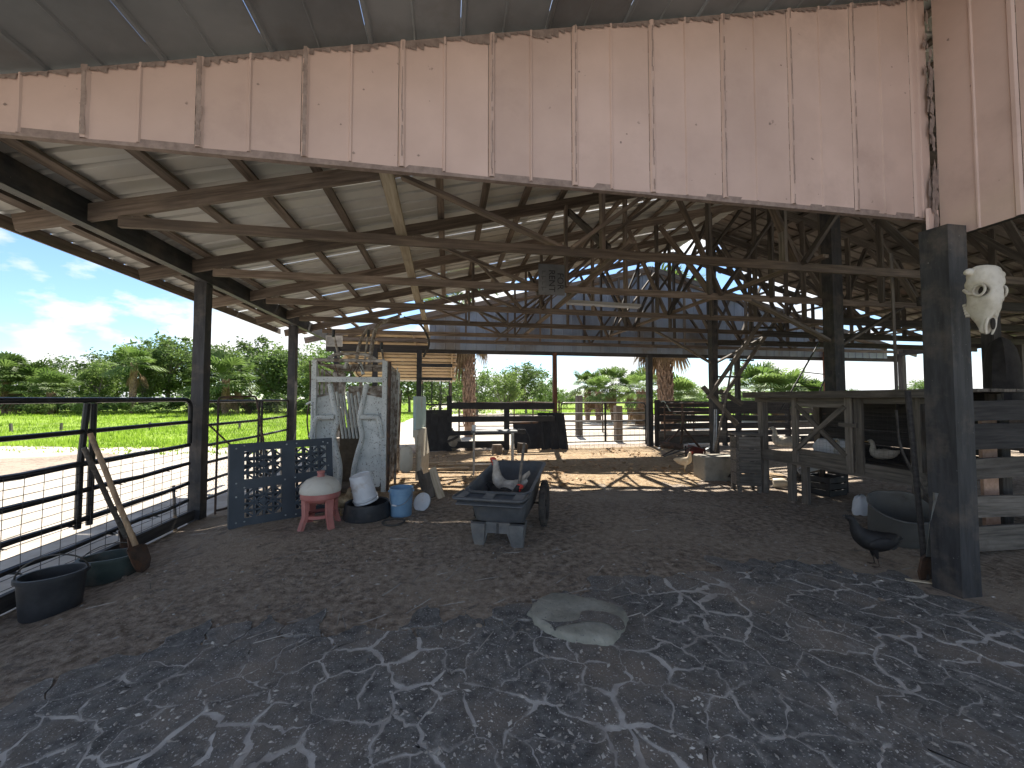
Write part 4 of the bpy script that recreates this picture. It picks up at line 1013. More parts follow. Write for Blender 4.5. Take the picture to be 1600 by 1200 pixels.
def long_tool(name, label, foot, head, r, blade, mt='handle_wood'):
    foot, head = Vector(foot), Vector(head); t = thing(name, label, 'shovel' if blade else 'handle', foot)
    d = (head-foot).normalized(); L_ = (head-foot).length
    n = 9; mb = MB(); s0 = .26 if blade else 0
    mb.tube([foot + d*(s0+(L_-s0)*i/n) + Vector((0,0,.004*math.sin(i*1.3))) for i in range(n+1)], [r*(1.05 if i < 2 else 1) for i in range(n+1)], 10); mb.build('handle', mt, t, world=True)
    if blade:
        F = frame(d, (1,0,0.3)); mb = MB(); out = [(0,0),(.03,.07),(.10,.105),(.24,.11),(.27,.05),(.36,.022),(.36,-.022),(.27,-.05),(.24,-.11),(.10,-.105),(.03,-.07)]
        M = Matrix.Translation(foot) @ F.to_4x4()
        top = [M @ Vector((x, y, -.02+y*y*2.2)) for x, y in out]; bot = [M @ Vector((x, y, -.026+y*y*2.2)) for x, y in out]
        n = len(out); mb.add(top+bot, [tuple(range(n)), tuple(range(n, 2*n))[::-1]] + [(i, n+i, n+(i+1)%n, (i+1)%n) for i in range(n)]); mb.build('blade', 'rust_pipe', t, world=True, smooth=60)
    return t
long_tool('shovel', 'shovel with a pale worn wooden handle leaning on the long gate', G(228, 893), onX(141, 677, -3.36), .021, True)
long_tool('shovel', 'shovel with a darker shorter handle leaning on the long gate', G(212, 872), onX(131, 699, -3.37), .021, True, 'grey_wood')
q = G(274, 826); mb = MB(); mb.tube([q, q+Vector((-.02,.02,.2)), q+Vector((-.05,.03,.44))], [.02,.018,.017], 8)
solo('tool_handle', MB(), 'handle_wood', 'x', 'x') if False else None
t = thing('hand_tool', 'short upright tool with a pale wooden handle by the gate sill', 'tool', q)
MB().tube([(0,0,-.03),(-.015,.01,.17)], [.022,.018], 8).build('grip', 'handle_wood', t); MB().tube([(-.015,.01,.17),(-.05,.03,.46)], [.017,.016], 8).build('shaft', 'grey_wood', t); MB().tube([(-.05,.03,.46),(-.055,.03,.54)], [.02,.016], 8).build('end_cap', 'handle_wood', t)
# --- blue-grey plastic pallet leaning on the fence
A_, B_ = G(357, 829), G(522, 797)
ex = (B_-A_); ex.z = 0; PL = ex.length; ex.normalize(); nrm = Vector((ex.y, -ex.x, 0)); upv = (Vector((0,0,1)) - nrm*.16).normalized(); nz_ = ex.cross(upv)
PM = Matrix((ex, upv, nz_)).transposed().to_4x4(); PM.translation = A_ + Vector((0,0,.01))
t = thing('plastic_pallet', 'blue-grey plastic pallet with starburst openings leaning on edge against the chute', 'pallet', M=PM)
PW, PH = PL, 1.0
wins = [(.13,.10,.47,.44),(.13,.56,.47,.90),(.60,.10,.93,.44),(.60,.56,.93,.90)]
xsw = sorted({0, 1} | {a for w_ in wins for a in (w_[0], w_[2])}); ysw = sorted({0, 1} | {a for w_ in wins for a in (w_[1], w_[3])})
mb = MB()
for i in range(len(xsw)-1):
    for j in range(len(ysw)-1):
        cx, cy = (xsw[i]+xsw[i+1])/2, (ysw[j]+ysw[j+1])/2
        if any(a < cx < c and b < cy < d for a, b, c, d in wins): continue
        mb.box((cx*PW, cy*PH, 0), ((xsw[i+1]-xsw[i])*PW+.0005, (ysw[j+1]-ysw[j])*PH+.0005, .014))
mb.build('deck', 'pallet_plastic', t, smooth=0)
for a, b, c, d in wins:
    x0, x1, y0, y1 = a*PW, c*PW, b*PH, d*PH; mb = MB(); cx, cy = (x0+x1)/2, (y0+y1)/2
    for k in range(4):
        xa, xb = x0+(x1-x0)*k/4, x0+(x1-x0)*(k+1)/4
        if k: mb.bar((xa, y0, -.004), (xa, y1, -.004), .021, .03, up=(0,0,1))
        for m_ in range(4):
            ya, yb = y0+(y1-y0)*m_/4, y0+(y1-y0)*(m_+1)/4
            if m_ and k == 0: mb.bar((x0, ya, -.004), (x1, ya, -.004), .021, .03, up=(0,0,1))
            if (k+m_) % 2: mb.bar((xa, ya, -.004), (xb, yb, -.004), .019, .024, up=(0,0,1))
            else: mb.bar((xa, yb, -.004), (xb, ya, -.004), .019, .024, up=(0,0,1))
    mb.sphere((cx, cy, 0), .05, 10, 4, sc=(1,1,.3))
    for k in range(4):
        mb.bar((x0+(x1-x0)*(k+.5)/4, y0, -.13), (x0+(x1-x0)*(k+.5)/4, y1, -.13), .03, .02, up=(0,0,1))
        if k < 3: mb.bar((x0, y0+(y1-y0)*(k+.8)/4, -.131), (x1, y0+(y1-y0)*(k+.8)/4, -.131), .03, .02, up=(0,0,1))
    mb.build('starburst_lattice', 'pallet_plastic', t, smooth=0)
mb = MB()
for y in (.03, .5, .97): mb.box((PW/2, y*PH, -.08), (PW, .05*PH, .13))
for x in (.02, .5, .98): mb.box((x*PW, PH/2, -.08), (.04*PW, PH*.9, .128))
mb.build('frame', 'pallet_plastic', t, smooth=0)
for i, (x, y) in enumerate(((.06,.06),(.06,.36),(.06,.52),(.06,.94),(.13,.06),(.13,.46),(.13,.97),(.5,.05),(.5,.5),(.6,.04),(.6,.51),(.92,.5),(.95,.62),(.9,.95),(.95,.93),(.52,.95),(.62,.955))):
    MB().sphere((x*PW, y*PH, .008), .011, 8, 4, sc=(1,1,.4)).build('rivet', 'galv_dark', t)
# --- kettle grill on a red pedestal
p = G(500, 822)
t = thing('ceramic_grill', 'small grill with a pink-red legged base and dirty white domed lid', 'grill', p, .2)
mb = MB(); mb.lathe([(.20,.33),(.222,.36),(.222,.42),(.205,.425)], 28); mb.lathe([(.001,.30),(.15,.30),(.20,.335),(.2,.42),(.001,.42)], 28); mb.build('bowl', 'red_ceramic', t)
for k in range(4):
    a = k*math.pi/2 - .95; c_, s_ = math.cos(a), math.sin(a)
    MB().loft([[(c_*r-s_*w_*.5*sg+c_*th, s_*r+c_*w_*.5*sg+s_*th, z) for sg, th in ((-1,-.02),(1,-.02),(1,.02),(-1,.02))] for r, z, w_ in ((.19,.36,.09),(.185,.16,.075),(.24,.0,.07))]).build('leg', 'red_ceramic', t, smooth=30)
MB().lathe([(.15,.13),(.18,.13),(.18,.165),(.15,.165)], 24).build('ring', 'red_ceramic', t)
MB().lathe([(.228,.42),(.232,.44),(.225,.475),(.205,.52),(.16,.565),(.09,.595),(.045,.60)], 28).build('lid', 'white_ceramic', t)
MB().lathe([(.045,.595),(.04,.61),(.036,.64),(.045,.645),(.045,.665),(.001,.665)], 16).build('chimney_cap', 'red_ceramic', t)
# --- tan hen resting by the grill is built with the birds; pan and buckets
p = G(574, 807)
t = thing('rubber_pan', 'wide black rubber feed pan under the tipped white bucket', 'pan', p)
MB().lathe([(.001,.0),(.29,0),(.30,.02),(.275,.19),(.262,.2),(.25,.185),(.26,.03),(.001,.025)], 32).build('body', 'black_plastic', t)
M = Matrix.Translation(p+Vector((-.01,-.02,.205))) @ Matrix.Rotation(R(-13), 4, 'Y') @ Matrix.Rotation(R(6), 4, 'X')
t = thing('white_bucket', 'white plastic bucket turned upside down and tilted in the black pan', 'bucket', M=M)
MB().lathe([(.147,.0),(.152,.0),(.152,.02),(.146,.022),(.146,.045),(.151,.047),(.151,.062),(.145,.065),(.13,.35),(.122,.36),(.118,.352),(.001,.352)], 28).build('body', 'white_plastic', t)
MB().tube(arc((0,0,.05), .158, math.pi, 2*math.pi, 14, (1,0,0), (0,1,.12)), .004, 6).build('handle', 'steel', t)
p = G(627, 805)
t = thing('blue_bucket', 'blue plastic pail with a wire handle hanging down its side', 'bucket', p)
mb = MB(); mb.lathe([(.001,0),(.13,0),(.134,.008),(.144,.27),(.150,.272),(.150,.29),(.145,.292),(.146,.315),(.152,.317),(.152,.345),(.155,.347),(.155,.37),(.147,.37),(.14,.3),(.13,.02),(.001,.02)], 30); mb.build('body', 'blue_plastic', t)
MB().tube(curve_pts([(-.155,-.02,.32),(-.13,-.11,.2),(-.06,-.155,.165),(.05,-.155,.19),(.13,-.1,.27),(.156,-.02,.33)], 4), .004, 6).build('handle', 'steel', t)
MB().tube([(-.10,-.14,.172),(-.045,-.158,.167)], .011, 8).build('grip', 'white_plastic', t)
for sx_ in (-1, 1): MB().sphere((sx_*.155,-.02,.325), .016, 8, 5).build('ear', 'blue_plastic', t)
p = G(615, 817); solo('hoop', MB().tube(arc((0,0,.014), .13, 0, 2*math.pi, 24, (1,0,0), (0,1,0)), .012, 7), 'rubber', 'flat dark rubber hoop lying on the dirt before the blue pail', 'hoop', p)
p = G(660, 796); solo('bucket_lid', MB().lathe([(.001,.0),(.12,.0),(.13,.005),(.13,.02),(.12,.02),(.115,.012),(.001,.012)], 24), 'white_plastic', 'white round bucket lid leaning beside the blue pail', 'lid', M=Matrix.Translation(p+Vector((0,0,.10))) @ Matrix.Rotation(R(-32), 4, 'Z') @ Matrix.Rotation(R(62), 4, 'X'))
# ================================================================== CATTLE CHUTE
CH = Matrix.Translation(G(488, 772)) ; CD = 6.3
o3 = CH.translation.copy(); o3.z = 0
CH = Matrix.Translation(o3)
ch = thing('cattle_chute', 'worn white steel cattle squeeze chute with curved neck doors', 'chute', M=CH)
dref = o3.x*math.sin(YAW)+o3.y*math.cos(YAW)
def cl(px, py, y=0.0):
    """photo pixel on the chute's front plane -> chute-local point"""
    P_ = onY(px, py, o3.y + y); return (P_.x-o3.x, y, P_.z)
FW = cl(600, 700)[0]; HT = cl(540, 563)[2]
for x, nm in ((0.0,'a'), (FW,'b')):
    MB().box((x, 0, HT/2+.0), (.075,.075,HT)).build('front_post', 'chute_paint', ch, smooth=0)
    MB().box((x, 1.75, HT/2-.05), (.07,.07,HT-.1)).build('rear_post', 'chute_rust', ch, smooth=0)
MB().box((FW/2, -.005, cl(540,593)[2]), (FW-.08,.07,.085)).build('header', 'chute_paint', ch, smooth=0)
MB().tube([(0,0,HT),(FW,0,HT)], .028, 8).build('top_pipe', 'chute_rust', ch)
MB().tube(rounded_path([(.12,.1,HT-.02),(.28,.1,HT+.12),(FW-.3,.1,HT+.12),(FW-.1,.1,HT-.02)], .12), .028, 8).build('arch_pipe', 'chute_rust', ch)
for x in (0, FW):
    MB().tube([(x,0,HT-.02),(x,1.75,HT-.1)], .028, 8).build('side_rail', 'chute_rust', ch)
    for z in (.12, .75, 1.35): MB().tube([(x,0,z),(x,1.75,z)], .022, 8).build('side_rail', 'chute_rust', ch)
    for k in range(7): MB().bar((x+(.02 if x else -.02), .2+k*.23, .1), (x+(.02 if x else -.02), .2+k*.23+rnd.uniform(-.03,.03), HT-.12), .018, .05, up=(1,0,0)).build('side_bar', 'chute_rust', ch, smooth=0)
for k in range(5): MB().tube([(0,.3+k*.33,HT-.06),(FW,.3+k*.33,HT-.06)], .02, 6).build('roof_bar', 'chute_rust', ch)
LPp = [(516,600),(520,625),(526,655),(521,682),(526,705),(531,732),(528,772)]; RPp = [(573,600),(568,625),(562,655),(566,682),(559,708),(553,735),(551,772)]
for pts, outer, nm in ((LPp, 491, 0), (RPp, 595, 1)):
    cp_ = curve_pts([cl(a, b, .05) for a, b in pts], 5)
    MB().tube(cp_, .043, 10).build('neck_pipe', 'chute_paint', ch)
    xo = cl(outer, 700)[0]; top = cl(500, 617)[2]; bot = cl(500, 770)[2]
    inner = [p_ for p_ in cp_ if bot-.02 <= p_.z <= top+.03]
    outl = [(p_.x, p_.z) for p_ in inner] + [(xo, bot+.04), (xo, top-.05)]
    if nm == 1: outl = [(p_.x, p_.z) for p_ in inner] + [(xo-.12, bot-.02), (xo-.02, bot+.06), (xo, bot+.16), (xo, top-.05)]
    Mx = Matrix(((1,0,0,0),(0,0,1,.07),(0,1,0,0),(0,0,0,1)))
    MB().prism(outl, Mx, .012).build('neck_door', 'chute_paint', ch, smooth=0)
    MB().tube([(inner[0].x,.05,top+.03),(xo,.05,top-.03)], .02, 6).build('door_edge', 'chute_rust', ch)
    hz = cl(500, 652)[2]; s_ = 1 if nm == 0 else -1; xi = cl(523 if nm == 0 else 564, 652)[0]; xe = cl(494 if nm == 0 else 592, 652)[0]
    MB().tube(rounded_path([(xi,-.03,hz),(xe,-.03,hz),(xe-(.06*s_),-.03,hz-.32)], .06), .042, 8).build('latch_arm', 'chute_paint', ch)
for k in range(7):
    a = cl(526+k*5.6, 612+ (k%3)*3, .55); b = cl(536+k*5.6, 685, .55)
    MB().tube([a, b], .022, 6).build('slant_bar', 'chute_paint', ch)
MB().box((FW*.5, .62, .52), (FW*.55,.03,1.0)).build('mud_panel', 'mud', ch, smooth=0)
MB().box((FW/2, .9, .04), (FW,1.8,.05)).build('floor_plate', 'mud', ch, smooth=0)
MB().box((FW*.55,1.72,1.05), (FW*.9,.03,1.5)).build('rear_door', 'chute_rust', ch, smooth=0)
MB().tube(curve_pts([(FW*.35,.3,HT-.1),(FW*.42,.25,HT+.02),(FW*.58,.2,HT+.0),(FW*.66,.15,HT-.22)], 5), .028, 8).build('bent_lever', 'chute_paint', ch)
MB().tube(curve_pts([(-.08,.02,HT-.02),(-.06,0,1.6),(-.1,0,1.2),(-.05,.02,.75)], 5), .012, 6).build('side_rod', 'rust_pipe', ch)
MB().tube([(FW+.08,-.02,HT-.02),(FW+.07,-.03,.02)], .025, 8).build('side_rod', 'rust_pipe', ch)
MB().tube([(FW+.16,.3,HT-.3),(FW+.14,.32,.05)], .022, 8).build('side_rod', 'chute_rust', ch)
# overhead pull arms and ropes of the chute
MB().tube(curve_pts([(FW*.72,.3,HT-.05),(FW*.74,.5,HT+.45),(FW*.8,.7,HT+.75),(FW*1.1,.9,HT+.95)], 6), .035, 8).build('pull_arm', 'chute_rust', ch)
MB().tube(curve_pts([(FW*.5,.4,HT),(FW*.52,.6,HT+.4),(FW*.62,.8,HT+.72)], 6), .03, 8).build('pull_arm', 'chute_rust', ch)
MB().tube(curve_pts([(FW*1.15,1.2,HT+1.0),(FW*1.45,1.2,HT+.85),(FW*1.6,1.2,HT+.5),(FW*1.5,1.2,HT+.2)], 6), .022, 8).build('hose', 'rubber', ch)
for k, (x0, z0, x1, z1) in enumerate(((.25,HT+.1,.15,HT+.55),(.62,HT+.05,.70,HT+.6),(.95,HT,.9,HT+.4))):
    lv = MB().tube([(x0,.5+.2*k,z0-.1),(x1,.45+.2*k,z1)], .018, 6).build('lever', 'chute_rust', ch); g_ = MB().tube([(x1,.45+.2*k,z1-.1),(x1+.005,.45+.2*k,z1+.03)], .026, 8).build('lever_grip', 'black_plastic', ch); g_.parent = lv; g_.matrix_basis = WM[lv].inverted() @ WM[g_]
for k in range(9):
    y = .15+k*.18; MB().tube([(FW+.03,y,.1),(FW+.05+rnd.uniform(-.02,.03),y+rnd.uniform(-.1,.1),rnd.uniform(1.2,HT))], rnd.uniform(.012,.022), 6).build('side_tube', rnd.choice(('chute_paint','chute_rust','rust_pipe')), ch)
for k in range(4):
    a_ = rnd.uniform(.1,FW-.1); MB().tube(curve_pts([(a_,.1,HT-.05),(a_+rnd.uniform(-.1,.1),.15,HT-.22),(a_+rnd.uniform(-.25,.25),.2,HT-.3),(a_+rnd.uniform(-.3,.3),.25,HT-.08)], 4), .008, 5).build('cable', 'rust_pipe', ch)
MB().box((FW+.02,.25,1.75), (.1,.22,.16)).build('valve_box', 'chute_rust', ch, smooth=0)
MB().tube(rounded_path([(-.12,.02,1.45),(-.02,-.04,1.5),(.0,-.06,.9),(-.1,-.02,.4)], .05), .016, 6).build('side_rod', 'chute_paint', ch)
# --- plastic panels hung edge-on beside the chute
p = G(650, 762)
t = thing('plastic_sheet', 'tall aqua and cream plastic sheet standing edge-on beside the chute', 'panel', (p.x-.05, p.y+.1, 0), R(-8))
MB().loft([[(x, y, z) for x, y in ((-.02,-.0),(.03,-.0),(.06,.75),(.0,.75))] for z in (.85, 1.2, 1.5, 1.58)]).build('upper_sheet', 'aqua_plastic', t, smooth=0)
MB().loft([[(x+dx_, y, z) for x, y in ((-.02,-.05),(.06,-.05),(.08,.6),(.0,.6))] for z, dx_ in ((.1,.06),(.5,.08),(.98,.02))]).build('lower_sheet', 'cream_plastic', t, smooth=0)
MB().tube([(0.05,-.06,.14),(.08,-.06,.9)], .012, 6).build('edge_strip', 'pale_wood', t)
p2 = G(640, 765); t = thing('seat_shell', 'off-white moulded plastic seat hanging between the chute and plastic panel', 'seat', (p2.x-.05, p2.y-.1, .30), R(4))
MB().lathe([(.001,0),(.06,.01),(.11,.05),(.12,.18),(.115,.36),(.08,.44),(.001,.46)], 16, sx=.9, sy=.45).build('shell', 'cream_plastic', t)
# --- split boards lying by the chute
for i, (a, b, wd, lab) in enumerate((((676,738),(690,779),.12,'pale split board propped on edge by the woodpile'),((668,745),(672,778),.16,'short grey plank end leaning in the woodpile by the chute'),((655,738),(664,768),.10,'narrow grey plank slanting behind the bucket lid'))):
    q = G(*b); top = atD(a[0], a[1]-6, (q.x*math.sin(YAW)+q.y*math.cos(YAW))+.35)
    o = board('plank', q, top, wd, .025, 'pale_wood' if i == 0 else 'grey_wood', None, up=(-.2,-1,.3)); tag(o, lab, 'plank')
for i, (px, py, L_, ang, lab) in enumerate(((700,735,.9,.15,'long tan board lying flat in the sun patch by the woodpile'),(712,728,.8,-.1,'rough tan slab of wood on the sunny ground by the table'),(690,726,.7,.3,'broken tan board behind the woodpile'))):
    q = G(px, py); o = board('plank', q+Vector((-L_/2,0,.03)), q+Vector((L_/2*math.cos(ang), L_/2*math.sin(ang), .03)), .14, .04, 'tan_wood', None); tag(o, lab, 'plank')
# ================================================================== WORK TABLE AND JUNK AT THE REAR
p = G(772, 741); TZ = .86
t = thing('work_table', 'small metal-topped work table with thin steel legs behind the cart', 'table', p, -YAW*.6)
MB().box((0,.12,TZ), (.93,.5,.035)).build('table_top', 'sign_grey', t, smooth=0)
for x in (-.41, .38):
    for y in (-.08, .32): MB().tube([(x,y,0),(x,y,TZ-.02)], .017, 8).build('leg', 'steel', t)
MB().tube([(-.41,.12,.18),(.38,.12,.18)], .012, 6).build('stretcher', 'steel', t)
tw = WM[t]
solo('mug', MB().lathe([(.001,0),(.036,0),(.04,.005),(.042,.115),(.036,.115),(.034,.01),(.001,.01)], 18), 'white_plastic', 'white tumbler standing on the corner of the work table', 'cup', M=tw @ Matrix.Translation((-.41,.0,TZ+.018)))
solo('cable', MB().tube(curve_pts([(.42,.1,.0),(.62,.08,.0),(.72,.05,-.16),(.74,.0,-.4)], 6), .006, 6), 'black_plastic', 'thin dark cable hanging off the end of the work table', 'cable', M=tw @ Matrix.Translation((0,0,TZ+.03)))
p = G(713, 704)
t = thing('cement_drum', 'grey dented cement drum tipped against the stall door', 'drum', M=Matrix.Translation(p+Vector((0,0,.04))) @ Matrix.Rotation(R(-24), 4, 'Y'))
MB().lathe([(.001,0),(.12,0),(.2,.06),(.25,.2),(.25,.32),(.2,.46),(.15,.56),(.14,.6),(.11,.6),(.11,.4),(.001,.38)], 24).build('drum', 'concrete', t)
MB().lathe([(.256,.30),(.264,.31),(.264,.36),(.25,.37)], 24).build('band', 'dark_wood', t)
MB().tube(arc((0,0,.60), .15, 0, 2*math.pi, 20, (1,0,0), (0,1,0)), .014, 6).build('rim', 'rust_pipe', t)
for (px, py, s, lab) in ((777,709,.26,'squat dark timber block standing behind the table legs'),(817,706,.24,'dark timber block beside the dark tin sheets'),(735,703,.2,'low dark wood block near the cement drum')):
    q = G(px, py); o = board('timber_block', q+Vector((-.02,0,-.02)), q+Vector((0,0,s)), .26, .24, 'truss_wood', None, up=(.9,.1,0), seg=2, jit=.008); tag(o, lab, 'block')
for k, (x0, y0, x1, y1, lab, dx_) in enumerate(((846,646,890,704,'ribbed black tin sheet leaning on the red-brown post',.0),(806,661,850,704,'flat black sheet leaning on the board fence behind the tin sheet',.06))):
    q0, q1 = onZ(x0, y1, 0), onZ(x1, y1, 0); d = (q0+q1)/2; dd = d.x*math.sin(YAW)+d.y*math.cos(YAW)
    W_ = (x1-x0)/FPX*dd; H_ = (y1-y0)/FPX*dd; pr = rib_profile(W_, .22, .035, .03) if k == 0 else [(0,0),(W_,0)]
    mb = MB(); n = len(pr); qb = q0 if k == 0 else q0+Vector((0,.25,0))
    for zf in (0, 1):
        for u, h in pr: mb.v.append((u - .05*zf*(k == 0), .30*zf - h, H_*zf))
    for zf in (0, 1):
        for u, h in pr: mb.v.append((u - .05*zf*(k == 0), .30*zf - h+.006, H_*zf))
    for i in range(n-1): mb.f += [(i, i+1, n+i+1, n+i), (2*n+i, 3*n+i, 3*n+i+1, 2*n+i+1)]; mb.m += [0,0]
    solo('tin_sheet', mb, 'black_paint', lab, 'metal sheet', (qb.x, qb.y, .0), 0, smooth=30)
# pipe lying on the back fence
solo('pipe', MB().tube([(0,0,0),(1.25,.05,.02)], .035, 10), 'rust_pipe', 'rust and bare-steel pipe resting behind the rear board fence rail', 'pipe', onY(795,661,11.5))
# ================================================================== TIPPING CART
c0, c1 = G(768, 856), G(812, 800)
cv = atD(812,700,5.2)-atD(772,700,3.85); ang = math.atan2(cv.y, cv.x) - math.pi/2
cm_ = atD(774, 780, 3.92); CM = Matrix.Translation((cm_.x, cm_.y, gh(cm_.x, cm_.y))) @ Matrix.Rotation(ang, 4, 'Z')
ct = thing('tipping_cart', 'black plastic tipping cart with two big wheels and a tool tray lip', 'cart', M=CM)
def rrect(w_, l0, l1, r, z, n=4, zt=0):
    cs = [(w_/2-r, l1-r, 0), (-w_/2+r, l1-r, 90), (-w_/2+r, l0+r, 180), (w_/2-r, l0+r, 270)]; out = []
    for cx, cy, a in cs:
        for i in range(n+1):
            t_ = R(a+90*i/n); x, y = cx+r*math.cos(t_), cy+r*math.sin(t_)
            out.append((x, y, z + zt*(y-l0)/(l1-l0)))
    return out
rings = [rrect(.46,.16,1.0,.06,.20), rrect(.52,.13,1.1,.08,.23), rrect(.58,.10,1.22,.09,.36), rrect(.655,.06,1.36,.10,.53,zt=.10), rrect(.675,.04,1.40,.10,.545,zt=.10), rrect(.72,.02,1.43,.11,.555,zt=.10), rrect(.725,.015,1.435,.11,.572,zt=.10),
         rrect(.66,.05,1.38,.10,.575,zt=.10), rrect(.64,.08,1.34,.09,.55,zt=.10), rrect(.55,.14,1.18,.08,.34), rrect(.48,.18,1.05,.06,.235)]
MB().loft(rings).build('tub', 'cart_plastic', ct, smooth=40)
# tool tray lip at the near end
mb = MB()
for (a, b) in (((-.40,-.13,.525),(.37,-.13,.525)), ):
    mb.tube(rounded_path([(-.36,.06,.565),(-.42,-.13,.53),(.30,-.135,.53),(.36,.06,.565)], .05), .017, 8)
mb.build('tray_rim', 'cart_plastic', ct)
MB().add([(-.36,.06,.545),(.36,.06,.545),(.30,-.12,.475),(-.39,-.12,.475),(-.36,.06,.535),(.36,.06,.535),(.30,-.12,.465),(-.39,-.12,.465)], [(0,1,2,3),(7,6,5,4),(0,3,7,4),(1,5,6,2),(3,2,6,7)]).build('tray_floor', 'cart_plastic', ct, smooth=0)
MB().add([(-.42,-.135,.53),(.30,-.138,.53),(.27,.08,.40),(-.27,.08,.40)], [(3,2,1,0)]).build('tray_skirt', 'cart_plastic', ct, smooth=0)
for x in (-.33, -.04, .27): MB().loft([[(x+s_*.05+dx_, y, z) for s_, z in ((-1,zb),(1,zb),(1,zb+.02),(-1,zb+.02))] for y, zb, dx_ in ((.06,.55,0),(-.12,.515,-.03))]).build('tray_divider', 'cart_dusty', ct, smooth=0)
# moulded front leg skirt
def skirt(pts, y, th): 
    Mx = Matrix(((1,0,0,0),(0,0,1,y),(0,1,0,0),(0,0,0,1))); return MB().prism(pts, Mx, th)
skirt([(-.29,.24),(.29,.24),(.27,.0),(.15,.0),(.10,.13),(-.11,.13),(-.15,.0),(-.25,.0)], .12, .05).build('leg_skirt', 'cart_dusty', ct, smooth=0)
for x in (-.2, .21): MB().loft([[(x+sx_*w_/2, .14+sy_*l_/2, z) for sx_, sy_ in ((-1,-1),(1,-1),(1,1),(-1,1))] for z, w_, l_ in ((0,.10,.10),(.1,.13,.16),(.24,.15,.22))]).build('foot', 'cart_dusty', ct, smooth=0)
MB().box((0.0,.093,.185), (.025,.01,.1)).build('skirt_rib', 'black_plastic', ct, smooth=0)
MB().tube([(-.42,.86,.26),(.42,.86,.26)], .012, 8).build('axle', 'rust_pipe', ct)
for s_ in (-1, 1):
    Mw = Matrix.Translation((s_*.395,.86,.265)) @ Matrix.Rotation(R(90), 4, 'Y')
    wh = MB().lathe([(.001,-.03),(.04,-.03),(.04,-.012),(.19,-.012),(.19,.012),(.04,.012),(.04,.03),(.001,.03)], 28, Mw).build('wheel', 'black_plastic', ct)
    tt = MB(); pf = [(.20,-.035),(.235,-.04),(.258,-.03),(.265,0),(.258,.03),(.235,.04),(.20,.035),(.195,0),(.20,-.035)]
    tt.lathe(pf, 36, Mw)
    for k in range(36):
        a = 2*math.pi*k/36; tt.box(Mw @ Vector((.264*math.cos(a), .264*math.sin(a), (.012 if k%2 else -.012))), (.018,.012,.04), (Mw.to_3x3() @ Matrix.Rotation(a, 3, 'Z')))
    w0 = tt.build('tyre', 'rubber', wh, M=WM[wh].inverted() @ WM[ct]) if False else None
    tyre = tt.build('tyre', 'rubber', ct); tyre.parent = wh; tyre.matrix_basis = WM[wh].inverted() @ WM[tyre]
solo('spade_handle', MB().tube([(0,0,0),(.05,.05,.40),(.09,.09,.78)], [.018,.017,.016], 10), 'grey_wood', 'grey wooden tool handle sticking up out of the cart', 'handle', M=CM @ Matrix.Translation((.12,.42,.25)))
